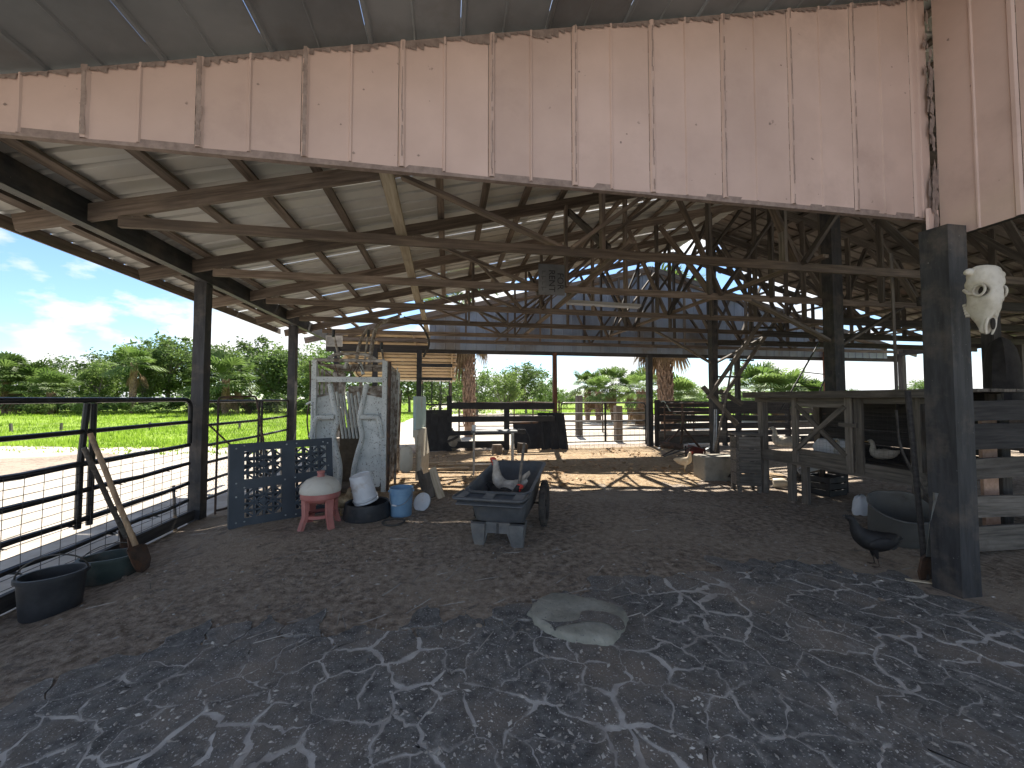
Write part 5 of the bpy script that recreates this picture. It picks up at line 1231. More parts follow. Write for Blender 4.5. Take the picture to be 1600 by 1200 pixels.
# ================================================================== BIRDS
def bird_mesh(spine, mats, comb=0, legs=None, tail=6, tail_len=.14, wing=True, beak='hen', wattle=0, eye=True, tail_up=.6, wing_c=(-.03,.255), neck_i=None):
    """spine: (x, z, ry, rz) from tail to head tip, facing +X; one continuous body with beak, comb, wings and legs"""
    mb = MB(); rings = []; n = 16
    P = curve_pts([Vector((x, 0, z)) for x, z, a, b in spine], 3)
    rad = curve_pts([Vector((a, b, 0)) for x, z, a, b in spine], 3)
    for i, c in enumerate(P):
        d = (P[min(i+1, len(P)-1)] - P[max(i-1, 0)]).normalized(); nrm_ = Vector((-d.z, 0, d.x)); r = []
        for k in range(n):
            t_ = 2*math.pi*k/n; ra, rb = max(.003, rad[i].x), max(.003, rad[i].y)
            p = c + Vector((0,1,0))*ra*math.cos(t_) + nrm_*rb*math.sin(t_)
            p += Vector((noise.noise(p*38), noise.noise(p*38+Vector((5,0,0))), noise.noise(p*38+Vector((0,9,0)))))*.008 + Vector((0,0,noise.noise(p*90)*.004))
            r.append(p)
        rings.append(r)
    mb.loft(rings)
    hx, hz = spine[-2][0], spine[-2][1]; tx, tz = spine[-1][0], spine[-1][1]
    if beak == 'hen': mb.lathe([(.011,0),(.008,.015),(.001,.032)], 8, Matrix.Translation((tx-.004,0,tz)) @ Matrix.Rotation(R(100), 4, 'Y'), 2)
    else: mb.loft([[(tx-.01+l, y*w_, tz+z) for y, z in ((-1,-.008),(1,-.008),(1,.008),(-1,.008))] for l, w_ in ((0,.018),(.03,.016),(.06,.022),(.075,.014))], 2)
    if eye:
        for s in (-1, 1): mb.sphere((hx+.004, s*spine[-2][2]*.93, hz+.008), .006, 8, 5, 3)
    if comb:
        k = 5
        for i in range(k):
            x = hx-.03+i*.016; h = comb*(.6+.4*math.sin(math.pi*(i+.5)/k)); z = hz+spine[-2][3]*.8
            mb.prism([(x-.010, z-.01), (x+.010, z-.01), (x+.004, z+h), (x-.006, z+h*.9)], Matrix(((1,0,0,0),(0,0,1,0),(0,1,0,0),(0,0,0,1))), .008, 1)
    if wattle:
        for s in (-1, 1): mb.sphere((tx-.012, s*.010, tz-.025-wattle*.3), wattle, 8, 6, 1, (.6,.35,1.2))
        mb.sphere((hx+.012, 0, hz-.002), .02, 10, 6, 1, (.9,1.25,.9))
    for k in range(tail):
        a = (k-(tail-1)/2)*.16; bx, bz = spine[1][0], spine[1][1]
        d = Vector((-math.cos(tail_up), math.sin(a)*.5, math.sin(tail_up)+.1*math.cos(a*3))).normalized(); sd = Vector((0,1,.15*a)).cross(d).normalized()
        b = Vector((bx+.05, a*.06, bz-.01)); w_ = .022; L_ = tail_len*(1-.12*abs(a)*3)
        mb.add([b+sd*w_*.6, b+d*L_*.6+sd*w_, b+d*L_+sd*w_*.2, b+d*L_*.95-sd*w_*.4, b+d*L_*.55-sd*w_, b-sd*w_*.6], [(0,1,2,3,4,5)], 0)
    if wing:
        j = max(range(len(spine)), key=lambda i: spine[i][2]); ry = spine[j][2]
        for s in (-1, 1):
            mb.sphere((wing_c[0], s*ry*.93, wing_c[1]), .1, 12, 8, 0, (1.15,.22,.55), Matrix.Rotation(R(14), 3, 'Y'))
            for k in range(4): mb.add([(wing_c[0]-.03, s*ry*.98, wing_c[1]+.01-.018*k), (wing_c[0]-.08, s*ry*1.0, wing_c[1]+.0-.016*k), (wing_c[0]-.165+.01*k, s*ry*.6, wing_c[1]+.035-.02*k), (wing_c[0]-.06, s*ry*.97, wing_c[1]+.025-.018*k)], [(0,1,2,3)], 0)
    if legs:
        lz_, spread, r = legs
        for s in (-1, 1):
            x0 = .0
            mb.tube([(x0,s*spread,lz_+.06),(x0+.015,s*spread,lz_),(x0+.0,s*spread*1.05,lz_*.55)], [.042,.026,.010], 8, 0)
            mb.tube([(x0,s*spread*1.05,lz_*.58),(x0-.012,s*spread*1.05,.02),(x0,s*spread*1.05,.008)], [r,r*.9,r], 6, 2)
            for a in (-.5, 0, .5, math.pi): mb.tube([(x0,s*spread*1.05,.009),(x0+.05*math.cos(a)*(1 if a < 3 else .6), s*spread*1.05+.05*math.sin(a), .004)], [r*.8,r*.35], 5, 2)
    return mb
HEN = [(-.24,.40,.006,.012),(-.19,.355,.04,.05),(-.12,.29,.075,.08),(-.03,.25,.092,.10),(.06,.255,.088,.098),(.125,.295,.066,.08),(.155,.35,.045,.052),(.165,.40,.032,.036),(.178,.438,.029,.031),(.205,.445,.017,.018),(.218,.442,.010,.010)]
def bird(name, label, cat, mb, mats, M, s=1.0, group=None):
    return solo(name, mb, mats, label, cat, M=M @ Matrix.Scale(s, 4), group=group, smooth=60)
def stand(px, py, heading, dz=0): 
    p = G(px, py, dz); return Matrix.Translation(p) @ Matrix.Rotation(heading, 4, 'Z')
# buff hen standing in the sun patch
bird('chicken', 'cream-white hen standing tall at the edge of the sunlit dirt', 'chicken', bird_mesh([(-.26,.30,.006,.012),(-.2,.30,.04,.05),(-.12,.28,.075,.085),(-.03,.27,.09,.10),(.05,.29,.085,.1),(.10,.34,.062,.075),(.115,.40,.042,.046),(.12,.45,.031,.034),(.132,.485,.028,.03),(.158,.492,.017,.018),(.17,.489,.01,.01)], 0, comb=.02, legs=(.17,.04,.0065), tail=5, tail_len=.10, tail_up=.15, wattle=.008), ['feather_buff','comb_red','beak_leg','eye'], stand(1070, 738, R(-30)), .84)
# rooster and dark hen in the cart
bird('rooster', 'pale grey-white rooster with red comb sitting up in the cart', 'chicken', bird_mesh([(-.26,.36,.006,.012),(-.2,.33,.04,.05),(-.12,.28,.07,.075),(-.03,.25,.085,.092),(.05,.265,.08,.09),(.105,.33,.058,.07),(.125,.41,.042,.046),(.13,.48,.032,.035),(.142,.53,.028,.03),(.168,.538,.017,.018),(.18,.534,.01,.01)], 0, comb=.035, tail=7, tail_len=.2, tail_up=.75, wattle=.014), ['feather_grey','comb_red','beak_leg','eye'], CM @ Matrix.Translation((-.02,.60,.22)) @ Matrix.Rotation(R(165), 4, 'Z'), 1.05)
bird('chicken', 'black hen with red face crouched low in the cart', 'chicken', bird_mesh([(x, z*.8+.01, a*1.05, b) for x, z, a, b in HEN], 0, comb=.025, tail=6, tail_len=.14, wattle=.012), ['feather_black','comb_red','beak_leg','eye'], CM @ Matrix.Translation((.02,.35,.21)) @ Matrix.Rotation(R(-25), 4, 'Z'), 1.0)
# black hen in front of the tin tub
bird('chicken', 'black hen walking on the dirt in front of the dented tin tub', 'chicken', bird_mesh([(-.22,.30,.006,.012),(-.17,.30,.045,.05),(-.10,.27,.08,.085),(-.02,.25,.096,.10),(.06,.26,.09,.1),(.12,.31,.066,.08),(.155,.37,.044,.05),(.175,.425,.031,.034),(.19,.462,.028,.03),(.218,.468,.017,.018),(.23,.464,.01,.01)], 0, comb=.016, legs=(.16,.045,.0065), tail=5, tail_len=.10, tail_up=.2, wattle=.006), ['feather_black','feather_black','rust_pipe','eye'], stand(1368, 884, R(150)), .9)
# tan hen by the grill
bird('chicken', 'small tan hen standing behind the red grill leg', 'chicken', bird_mesh(HEN, 0, comb=.012, legs=(.16,.04,.006), tail=5, tail_len=.1, wattle=.006), ['feather_tan','comb_red','beak_leg','eye'], stand(536, 806, R(70)), .72)
# ================================================================== DUCK COOP (raised, its long front faces the open floor)
CX0, CX1, CY0, CY1, CZ, CT = 5.12, 6.2, 3.40, 5.58, .66, 1.60
cp = thing('poultry_coop', 'raised weathered wood poultry coop with an X-braced door and flat plank roof', 'coop', ((CX0+CX1)/2, (CY0+CY1)/2, 0))
for x, y, h in ((CX0,CY1,CT),(CX0,CY0+.05,CT),(CX1,CY1,CT),(CX1,CY0+.05,CT)):
    board('leg', (x, y, -.05), (x, y, h), .10, .10, 'grey_wood', cp, up=(1,0,0))
board('leg', (CX0+.02, CY1-.5, -.03), (CX0+.02, CY1-.5, CZ), .08, .08, 'grey_wood', cp, up=(1,0,0)); board('leg', (CX0+.05, CY1-.7, -.03), (CX0+.05, CY1-.7, CZ), .1, .05, 'grey_wood', cp, up=(1,0,0))
board('bottom_rail', (CX0-.03, CY0-.02, CZ), (CX0-.03, CY1+.05, CZ-.02), .04, .17, 'grey_wood', cp)
board('top_rail', (CX0-.03, CY0-.1, CT-.06), (CX0-.03, CY1+.1, CT-.06), .04, .11, 'grey_wood', cp)
for y in (4.93, 4.15, 4.03): board('stile', (CX0-.055, y, CZ-.05), (CX0-.055, y, CT-.02), .09, .03, 'grey_wood', cp, up=(1,0,0))
d0, d1 = 4.90, 4.19
dr = board('door_rail', (CX0-.05, d0, CT-.14), (CX0-.05, d1, CT-.14), .03, .07, 'grey_wood', cp); 
board('door_rail', (CX0-.05, d0, CZ+.12), (CX0-.05, d1, CZ+.12), .03, .07, 'grey_wood', cp)
board('door_brace', (CX0-.062, d0, CT-.16), (CX0-.062, d1, CZ+.14), .025, .06, 'grey_wood', cp); board('door_brace', (CX0-.075, d0, CZ+.14), (CX0-.075, d1, CT-.16), .025, .06, 'grey_wood', cp)
board('turn_latch', (CX0-.09, d1+.06, (CZ+CT)/2+.08), (CX0-.09, d1-.16, (CZ+CT)/2+.08), .025, .05, 'grey_wood', cp)
for i in range(7): board('floor_plank', (CX0+.07+i*.155, CY0, CZ), (CX0+.07+i*.155, CY1, CZ), .145, .025, 'grey_wood', cp)
for i in range(8): board('roof_plank', (CX0-.12+i*.175, CY0-.35, CT+.03), (CX0-.12+i*.175, CY1+.18, CT+.03), .168, .03, 'grey_wood', cp)
board('roof_edge', (CX0-.20, CY0-.35, CT+.0), (CX0-.20, CY1+.18, CT+.0), .03, .09, 'grey_wood', cp)
for z in (CZ+.1, CZ+.31, CZ+.52, CZ+.73, CZ+.9): board('back_plank', (CX1+.02, CY0, z), (CX1+.02, CY1, z), .025, .2, 'dark_wood', cp)
mesh_wire(cp, 'y', CY0, CY1, CX0-.01, CZ+.08, CT-.1, .05, .05, .0007, 'poultry_wire', .002)
mesh_wire(cp, 'x', CX0, CX1, CY1+.03, CZ+.08, CT-.1, .06, .06, .0007, 'poultry_wire', .002)
DUCK = [(-.22,.20,.006,.01),(-.17,.17,.05,.04),(-.09,.14,.085,.075),(.02,.13,.095,.085),(.11,.145,.08,.085),(.155,.20,.045,.05),(.155,.27,.03,.032),(.16,.325,.03,.03),(.185,.352,.032,.031),(.215,.348,.02,.02),(.228,.342,.014,.012)]
def duck(px, py, hd, lab, s=1.0, mt='feather_white'):
    p = onZ(px, py, CZ+.015); k = (CX0+.35)/p.x if p.x < CX0+.2 else 1
    p = onX(px, py, min(max(p.x, CX0+.25), CX1-.25)); p.z = CZ+.015
    bird('duck', lab, 'duck', bird_mesh(DUCK, 0, tail=4, tail_len=.08, beak='duck', tail_up=.3, wing_c=(-.02,.16)), [mt,'comb_red','beak_leg','eye'], Matrix.Translation(p) @ Matrix.Rotation(hd, 4, 'Z'), s)
duck(1228, 702, R(150), 'white duck behind the narrow left bay of the coop, beside the X-braced door')
duck(1382, 722, R(155), 'white duck resting in the coop bay nearest the corner post', .8)
duck(1316, 718, R(200), 'pale duck at the foot of the X-braced coop door', .8)
q = onX(1302, 700, 5.65); solo('feed_tote', MB().loft([rrect(.30,-.2,.2,.05,0), rrect(.34,-.22,.22,.05,.16), rrect(.28,-.2,.16,.06,.26)]), 'white_plastic', 'grey-white plastic feed tote inside the coop behind the X brace', 'tote', (q.x, q.y, CZ+.02), .5)
# things stored under the coop
for px, py, s, rz_, lab in ((1265,772,(.42,.36,.30),.2,'dark plastic crate under the coop'),(1240,752,(.3,.3,.22),.5,'small black crate behind the coop leg')):
    q = G(px, py); t = thing('crate', lab, 'crate', (q.x+.3, q.y, q.z), rz_)
    for sx_, sy_, w_, l_ in ((0,-1,s[0],.015),(0,1,s[0],.015),(-1,0,.015,s[1]),(1,0,.015,s[1])):
        for k in range(3): MB().box((sx_*s[0]/2, sy_*s[1]/2, s[2]*(k+.5)/3), (w_, l_, s[2]/3-.02)).build('slat', 'black_plastic', t, smooth=0)
    MB().box((0,0,.008), (s[0],s[1],.016)).build('base', 'black_plastic', t, smooth=0)
    for sx_ in (-1,1):
        for sy_ in (-1,1): MB().box((sx_*(s[0]/2-.01), sy_*(s[1]/2-.01), s[2]/2), (.03,.03,s[2])).build('corner_post', 'black_plastic', t, smooth=0)
q = onX(1250, 736, 5.6); t = thing('pvc_pipe', 'short white pipe lying across the crates under the coop', 'pipe', q)
MB().lathe([(.045,0),(.05,0),(.05,.42),(.045,.42),(.045,0)], 14, Matrix.Rotation(R(80), 4, 'Y') ).build('tube', 'white_plastic', t); MB().lathe([(.055,.40),(.058,.40),(.058,.47),(.04,.47)], 14, Matrix.Rotation(R(80), 4, 'Y')).build('end_cap', 'black_plastic', t)
q = G(1208, 762); solo('jug', MB().lathe([(.001,0),(.07,0),(.08,.02),(.08,.15),(.05,.2),(.022,.22),(.022,.25),(.001,.25)], 16), 'cream_plastic', 'cream jug lying on its side by the coop leg', 'jug', M=Matrix.Translation(q+Vector((0,0,.08))) @ Matrix.Rotation(R(85), 4, 'Y') @ Matrix.Rotation(R(30), 4, 'X'))
# ================================================================== CONCRETE PLANTER, BOX, LADDERS, SCRAP
q = G(1120, 748); t = thing('concrete_block', 'large pale concrete block with sheared edges beside the wooden box', 'block', q, R(-10))
MB().loft([rrect(.66,-.22,.26,.02,-.02,2), rrect(.66,-.22,.26,.02,.42,2), rrect(.63,-.2,.24,.02,.44,2)]).build('block', 'concrete', t, smooth=20)
MB().box((.22,-.235,.06), (.24,.06,.06), Matrix.Rotation(R(25), 3, 'Y')).build('lifting_lug', 'black_paint', t, smooth=0)
q = G(1166, 768); BX = thing('nest_box', 'upright grey wooden nest box on legs between the block and coop', 'box', q, R(-18))
bw, bd, bh = .30, .24, .98
for x in (-bw/2, bw/2):
    for y in (-bd/2, bd/2): MB().box((x, y, bh/2-.05), (.05,.05,bh)).build('leg', 'grey_wood', BX, smooth=0)
for k in range(4):
    MB().box((0, -bd/2-.03, .22+k*.2), (bw+.02,.02,.19)).build('front_board', 'grey_wood', BX, smooth=0); MB().box((-bw/2-.03, 0, .22+k*.2), (.02,bd,.19)).build('side_board', 'grey_wood', BX, smooth=0)
MB().box((0,0,bh-.03), (bw+.1,bd+.1,.03)).build('lid', 'grey_wood', BX, smooth=0)
# wooden ladder slung from the roof beside the ridge post
t = thing('wooden_ladder', 'rough wooden ladder slung at an angle from the trusses beside the ridge post', 'ladder', (6.0, 7.9, 1.6))
a0, a1 = onY(1106, 622, 7.9), onY(1200, 487, 7.9); b0, b1 = onY(1128, 622, 8.15), onY(1222, 487, 8.15)
board('rail', a0, a1, .04, .085, 'grey_wood', t); board('rail', b0, b1, .04, .085, 'grey_wood', t)
for k in range(5):
    u = .05+.19*k; pa, pb = a0.lerp(a1, u), b0.lerp(b1, u); e = (pb-pa).normalized()
    e = Vector((1,.1,0)); board('rung', pa-e*.12, pb+e*.15, .035, .04, 'dark_wood', t)
t = thing('metal_ladder', 'thin dark metal ladder slanting up behind the coop roof', 'ladder', (7.5, 7.0, 1.4))
a0, a1 = onY(1236, 612, 8.8), onY(1268, 556, 8.8); b0, b1 = onY(1280, 614, 8.8), onY(1300, 562, 8.8)
for p_, q_ in ((a0,a1),(b0,b1)): MB().tube([p_+(p_-q_)*.5, q_+(q_-p_)*.4], .02, 6).build('rail', 'black_pipe', t, world=True)
for u in (.15,.55,.95): MB().tube([a0.lerp(a1,u), b0.lerp(b1,u)], .014, 6).build('rung', 'black_pipe', t, world=True)
for (pa, pb, wd, Y0, Y1, lab, mt) in (((1098,604),(1152,664),.11,8.1,7.6,'weathered brace board slanting down from the ridge post to the nest box','grey_wood'),((1124,610),(1160,632),.12,8.9,8.7,'short broken board on the plank fence top behind the ridge post','grey_wood')):
    o = board('plank', onY(*pa, Y0), onY(*pb, Y1), .03, wd, mt, None); tag(o, lab, 'plank')
for (a, b, r, lab, mt) in (((1146,560,7.9),(1117,706,7.6),.022,'slim grey pole leaning from the ladder to the concrete block','grey_wood'),((1118,640,8.2),(1116,704,7.8),.03,'upright steel pipe at the foot of the ridge post','steel')):
    p_, q_ = onY(a[0],a[1],a[2]), onY(b[0],b[1],b[2]); solo('pole', MB().tube([(0,0,0), (q_-p_)*.5+Vector((.01,0,0)), q_-p_], r, 8), mt, lab, 'pole', p_)
# rusty plough in front of the pipe panel
q = G(1068, 716); t = thing('plough', 'rusty red tractor plough lying in front of the dull pipe panel', 'plough', q, R(-20))
MB().tube([(-.55,.1,.33),(.0,.0,.28)], .085, 10).build('roller', 'rust_pipe', t)
MB().tube([(-.05,.05,.25),(.0,.1,.75),(.06,.12,1.15)], .035, 8).build('mast', 'rust_pipe', t); MB().tube([(-.4,.1,.35),(.0,.12,.8)], .03, 8).build('strut', 'rust_pipe', t); MB().tube([(.45,.0,.22),(.02,.12,.8)], .03, 8).build('strut', 'rust_pipe', t)
MB().box((.28,.0,.2), (.32,.3,.22), Matrix.Rotation(R(15), 3, 'Y')).build('gearbox', 'red_paint', t, smooth=0); MB().tube([(.5,-.02,.3),(.52,-.05,-.02)], .022, 8).build('tine', 'rust_post', t); MB().tube([(.1,.2,.3),(.12,.2,-.02)], .022, 8).build('tine', 'rust_pipe', t)
for i in range(12):
    px, py = rnd.uniform(1025, 1095), rnd.uniform(692, 722); q = G(px, py); L_ = rnd.uniform(.25,.8); a = rnd.uniform(-.6,.6)
    o = board('scrap_bar', q+Vector((0,0,rnd.uniform(.02,.16))), q+Vector((L_*math.cos(a), L_*math.sin(a)*.5, rnd.uniform(.03,.4))), rnd.uniform(.03,.07), .02, rnd.choice(('galv_dark','rust_pipe','grey_wood','black_paint')), None, seg=2); tag(o, 'thin scrap bar in the junk heap round the plough', 'scrap', 'scrap bars round the plough')
solo('hose', MB().tube(curve_pts([(0,0,0),(.1,.0,.02),(.2,0,-.12),(.32,0,-.3),(.5,0,-.36)], 5), .018, 8), 'aqua_plastic', 'pale hose looped over the plank fence beside the ridge post', 'hose', onY(1033,628,11.2))
# ================================================================== RIGHT FOREGROUND
q = G(1400, 848); 
t = thing('tin_tub', 'dented galvanised tub tipped towards the black hen', 'tub', M=Matrix.Translation(q+Vector((.06,.05,.02))) @ Matrix.Rotation(R(-14), 4, 'Y') @ Matrix.Rotation(R(20), 4, 'X'))
mb = MB(); mb.lathe([(r_*.86, z_*.95) for r_, z_ in ((.001,0),(.25,0),(.262,.02),(.285,.2),(.30,.43),(.318,.44),(.318,.455),(.30,.46),(.29,.44),(.26,.03),(.001,.025))], 36)
mb.v = [(x*(1+.06*noise.noise(Vector((x*5,y*5,z*5)))), y*(1+.06*noise.noise(Vector((x*5,y*5,z*5+3)))), z+.03*noise.noise(Vector((x*4,y*4,2)))) for x, y, z in mb.v]
mb.build('body', 'old_tin', t)
q2 = G(1358, 812); solo('feed_sack', MB().loft([[(math.cos(a)*w_*(1+.18*math.sin(a*3+z*9)), math.sin(a)*w_*.5*(1+.15*math.cos(a*5+z*14)), z+.015*math.sin(a*4)) for a in [2*math.pi*k/18 for k in range(18)]] for z, w_ in ((0,.13),(.07,.15),(.15,.13),(.22,.10),(.25,.04))]), 'white_plastic', 'crumpled white sack slumped behind the tin tub rim', 'sack', (q2.x+.14, q2.y+.2, q2.z), .3, smooth=60)
ft = G(1447, 905); t = long_tool('shovel', 'long-handled shovel with a bright steel socket standing against the corner post', ft, onY(1418, 610, 2.72), .02, False, 'dark_wood')
d = (onY(1462, 770, 2.55)-ft); MB().loft([[ft + d*u + Vector((x*w_, -.01, 0)) for x in (-1, -.3, .3, 1)][:1] + [ft + d*u + Vector((x*w_, y_, 0)) for x, y_ in ((0,-.02),(1,0),(0,.02))] for u, w_ in ((.28,.045),(.5,.04),(.75,.035),(1.0,.02))]).build('steel_socket', 'galv_dark', t, world=True)
MB().loft([[ft + d*u + Vector((x*w_, y_*.4, 0)) for x, y_ in ((-1,-.02),(1,-.02),(1,.02),(-1,.02))] for u, w_ in ((-.05,.05),(.1,.09),(.26,.075),(.3,.03))]).build('blade', 'rust_pipe', t, world=True)
q = G(1440, 912); o = board('stick', q+Vector((-.09,.05,.02)), q+Vector((.09,-.05,.012)), .03, .012, 'pale_wood', None, seg=2); tag(o, 'short pale splinter of wood on the dirt at the corner post', 'stick')
# pale upright boards behind the plank pen, dark sack hung over a post
for px, w_, mt, lab in ((1545,.16,'pink_wood','pinkish bare plank standing upright inside the plank pen'),(1568,.10,'grey_wood','grey upright plank beside the pinkish one inside the pen')):
    p_ = onY(px, 700, 3.32); o = board('upright_plank', (p_.x, p_.y, .0), (p_.x, p_.y, 1.35), w_*1.3, .03, mt, None, up=(0,1,0)); tag(o, lab, 'plank')
p_ = onY(1550, 560, 4.4); o = board('pen_post', (p_.x, p_.y, -.1), (p_.x, p_.y, 3.2), .14, .14, 'dark_wood', None, up=(1,0,0)); tag(o, 'dark square post inside the plank pen', 'post')
p_ = onY(1566, 590, 4.1); t = solo('dark_tarp', MB().loft([[(math.cos(a)*w_*(1+.12*math.sin(a*5+z*3)), math.sin(a)*w_*.6*(1+.12*math.cos(a*4)), z) for a in [2*math.pi*k/16 for k in range(16)]] for z, w_ in ((0,.24),(.3,.26),(.6,.25),(.8,.2),(.92,.12),(.97,.03))]), 'cloth_dark', 'dark tarp bundled over the top of the plank pen', 'tarp', (p_.x, p_.y, 1.42), .4)
o = board('hanging_strap', onY(1392, 395, 4.4), onY(1402, 640, 4.4), .05, .01, 'grey_wood', None, up=(0,1,0)); tag(o, 'long thin board hanging from the trusses in front of the coop', 'board')
solo('rope', MB().tube(curve_pts([onY(1400,640,3.3)-onY(1400,640,3.3), onY(1408,700,3.3)-onY(1400,640,3.3), onY(1440,760,3.0)-onY(1400,640,3.3), onY(1462,790,2.75)-onY(1400,640,3.3)], 6), .012, 6), 'rubber', 'dark hose drooping from the coop end to the tin tub', 'hose', onY(1400,640,3.3))
# flat pale stone slab on the asphalt edge
out = [G(px, py) for px, py in ((826,966),(838,946),(862,934),(900,938),(950,950),(980,968),(972,990),(955,1008),(930,1010),(880,1002),(845,985))]
cc_ = sum(out, Vector())/len(out); ringp = curve_pts(out+[out[0]], 5)[:-1]; n = len(ringp); mb = MB(); rg = random.Random(4)
def sl(z, s): return [((p_.x-cc_.x)*s + rg.uniform(-.011,.011), (p_.y-cc_.y)*s + rg.uniform(-.011,.011), z+rg.uniform(-.003,.003)) for p_ in ringp]
mb.loft([sl(-.02,1.03), sl(.016,1.01), sl(.036,.97), sl(.043,.92), sl(.046,.7), sl(.042,.3)])
slab = thing('stone_slab', 'flat pale greenish slab lying where the dirt meets the asphalt', 'slab', (cc_.x, cc_.y, .012)); mb.build('slab', 'pale_slab', slab, smooth=50)
mb = MB(); sp_ = [onZ(px, py, .062) for px, py in ((846,966),(862,971),(888,971),(905,966),(909,955),(930,954),(955,958),(972,968),(976,982),(962,984),(950,975),(922,970),(890,975),(872,979),(867,986),(861,976))]
mb.v = [(q_.x, q_.y, q_.z+rg.uniform(-.001,.001)) for q_ in curve_pts(sp_+[sp_[0]], 3)[:-1]]; mb.f = [tuple(range(len(mb.v)))]; mb.m = [0]
mb.build('soil_crust', 'asphalt', slab, smooth=0, world=True)
# ================================================================== COW SKULL on the corner post
nu, nv = 36, 40; mb = MB()
prof = [(0,.07,.045),(.012,.105,.065),(.05,.118,.085),(.09,.118,.092),(.14,.112,.10),(.19,.108,.105),(.24,.088,.11),(.29,.064,.108),(.34,.054,.098),(.39,.047,.082),(.43,.043,.06),(.47,.040,.036),(.50,.026,.016)]
pr_ = curve_pts([Vector(a) for a in prof], 4); rings = []
for c in pr_:
    r = []
    for k in range(nu):
        a = 2*math.pi*k/nu; x = c.y*math.copysign(abs(math.cos(a))**.8, math.cos(a)); y = -c.z*math.copysign(abs(math.sin(a))**.85, math.sin(a)); z = -c.x
        for s in (-1, 1):                      # eye sockets and cheek
            e = math.exp(-(((y+.045)/.036)**2 + ((z+.20)/.036)**2)) if x*s > 0 else 0
            x -= s*.075*e
            e2 = math.exp(-(((x-s*.115)/.03)**2 + ((z+.135)/.03)**2)); x += s*.018*e2
            e3 = math.exp(-((x/.026)**2 + ((z+.45)/.05)**2)) if y < .02 else 0; y += .03*e3; x += s*.004*e3
            if s == 1 and y > 0: y *= 1 + .38*math.exp(-((z+.315)/.045)**2)
            e4 = math.exp(-((z+.275)/.03)**2); x += s*.012*e4*(1 if x*s > .03 else 0)
        p_ = Vector((x, y, z)); p_ += Vector((noise.noise(p_*22), noise.noise(p_*22+Vector((3,0,0))), noise.noise(p_*22+Vector((0,5,0)))))*.006; r.append(p_)
    rings.append(r)
mb.loft(rings)
for s in (-1, 1):
    mb.tube(curve_pts([(s*.10,0,-.05),(s*.135,.0,-.045),(s*.165,.005,-.055)], 3), [.03,.03,.028,.026,.024,.02,.012][:7], 10)
    mb.tube(arc((s*.098,-.045,-.20), .040, 0, 2*math.pi, 16, (.25*s,.97,0), (0,0,1)), .010, 7)
    mb.sphere((s*.066,-.045,-.20), .034, 10, 6, 1, (.6,1,1))
    mb.tube(curve_pts([(s*.10,-.005,-.215),(s*.112,.03,-.20),(s*.108,.07,-.16)], 4), .013, 7)
    for k in range(5): mb.box((s*.040, .128-.004*k, -.255-.022*k), (.024,.028,.017), Matrix.Rotation(.2*k, 3, 'Z'))
    mb.tube(curve_pts([(s*.030,-.045,-.40),(s*.036,-.03,-.46),(s*.022,-.02,-.515)], 4), [.012]*5+[.011,.010,.009,.006], 7)
mb.sphere((0,-.052,-.445), .02, 10, 6, 1, (.9,.7,2.3))
mb.tube([(0,-.085,-.26),(0,-.082,-.33),(0,-.074,-.395)], [.016,.018,.010], 8)
sk = atD(1538, 418, 2.86)
solo('cow_skull', mb, ['bone','dark_hole'], 'bleached cow skull hung on the corner post', 'skull', M=Matrix.Translation(sk) @ Matrix.Rotation(R(-18), 4, 'Z') @ Matrix.Rotation(R(8), 4, 'Y') @ Matrix.Rotation(R(-8), 4, 'X') @ Matrix.Diagonal((.76,.85,1.02,1)), smooth=70)
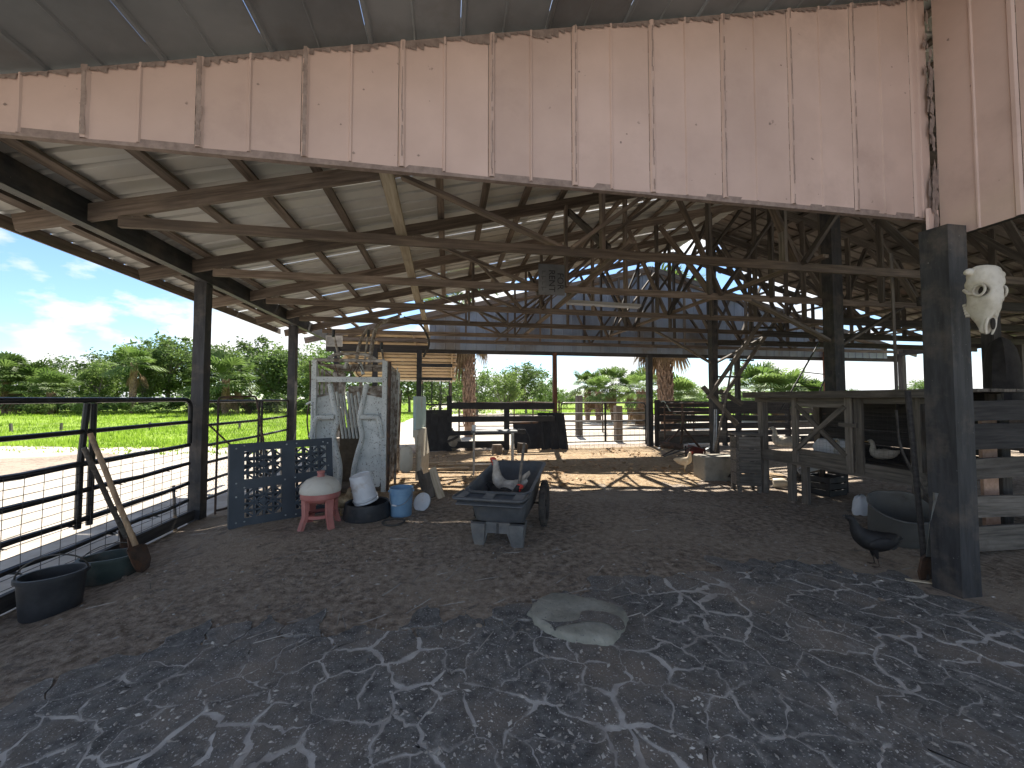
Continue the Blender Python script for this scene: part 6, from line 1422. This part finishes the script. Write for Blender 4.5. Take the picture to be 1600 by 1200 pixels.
# ================================================================== SIGN AND LIGHT ON THE TRUSSES
sp = onY(861, 438, 5.50); t = thing('rent_sign', 'grey FOR RENT sign fixed sideways to a truss', 'sign', (sp.x, sp.y-.03, sp.z))
MB().box((0,0,0), (.40,.008,.46)).build('board', 'sign_grey', t, smooth=0)
def lettering(txt, size, M, parent, mt='sign_ink'):
    cu = bpy.data.curves.new('lettering', 'FONT'); cu.body = txt; cu.size = size; cu.align_x = 'CENTER'; cu.align_y = 'CENTER'; cu.extrude = .0015
    ob = bpy.data.objects.new('tmp', cu); COL.objects.link(ob); bpy.context.view_layer.update()
    me = bpy.data.meshes.new_from_object(ob.evaluated_get(bpy.context.evaluated_depsgraph_get())); bpy.data.objects.remove(ob); me.materials.clear(); me.materials.append(MATS[mt])
    link('lettering', me, parent, WM[parent] @ M)
FM = Matrix.Rotation(R(90), 4, 'X') @ Matrix.Rotation(R(-90), 4, 'Z')
for x, txt, s_ in ((.13,'FOR',.135),(.0,'RENT',.135)): lettering(txt, s_, Matrix.Translation((x,-.007,-.02)) @ FM, t)
for k, (u, v) in enumerate(((-.12,.12),(-.12,.04),(-.12,-.04),(-.12,-.12))):
    MB().box((u,-.006,v), (.075 if k%2 else .05,.003,.014)).build('faded_stroke', 'sign_faded', t, smooth=0); MB().box((u-.02,-.006,v-.025), (.014,.003,.045)).build('faded_stroke', 'sign_faded', t, smooth=0)
lp, lq = onY(884, 471, 6.95), onY(1000, 478, 6.95); t = thing('strip_light', 'old unlit fluorescent strip fixture hanging under a truss', 'light fixture', lp)
pbuild(MB().bar(lp, lq, .11, .05), 'housing', 'galv', t, 0); pbuild(MB().tube([lp+Vector((.03,-.03,-.04)), lq+Vector((-.03,-.03,-.04))], .015, 8), 'tube_lamp', 'white_plastic', t); pbuild(MB().tube([lp+Vector((.03,.03,-.04)), lq+Vector((-.03,.03,-.04))], .015, 8), 'tube_lamp', 'white_plastic', t)
for f_ in (.1,.9): pbuild(MB().tube([lp.lerp(lq,f_), lp.lerp(lq,f_)+Vector((0,.1,.35))], .003, 4), 'hanger', 'wire', t)
q = onY(524, 534, 10.6); t = thing('flood_light', 'galvanised flood light box at the end of the eave beam', 'light fixture', q)
MB().loft([[(x*w_, y, z*h_) for x, z in ((-1,-1),(1,-1),(1,1),(-1,1))] for y, w_, h_ in ((-.12,.2,.14),(.05,.16,.11),(.15,.08,.07))]).build('housing', 'galv', t, smooth=0); MB().box((0,-.121,0), (.36,.004,.24)).build('glass', 'steel', t, smooth=0); MB().bar((0,.1,.05), (-.2,.2,.45), .03, .03).build('bracket', 'galv_dark', t, smooth=0)
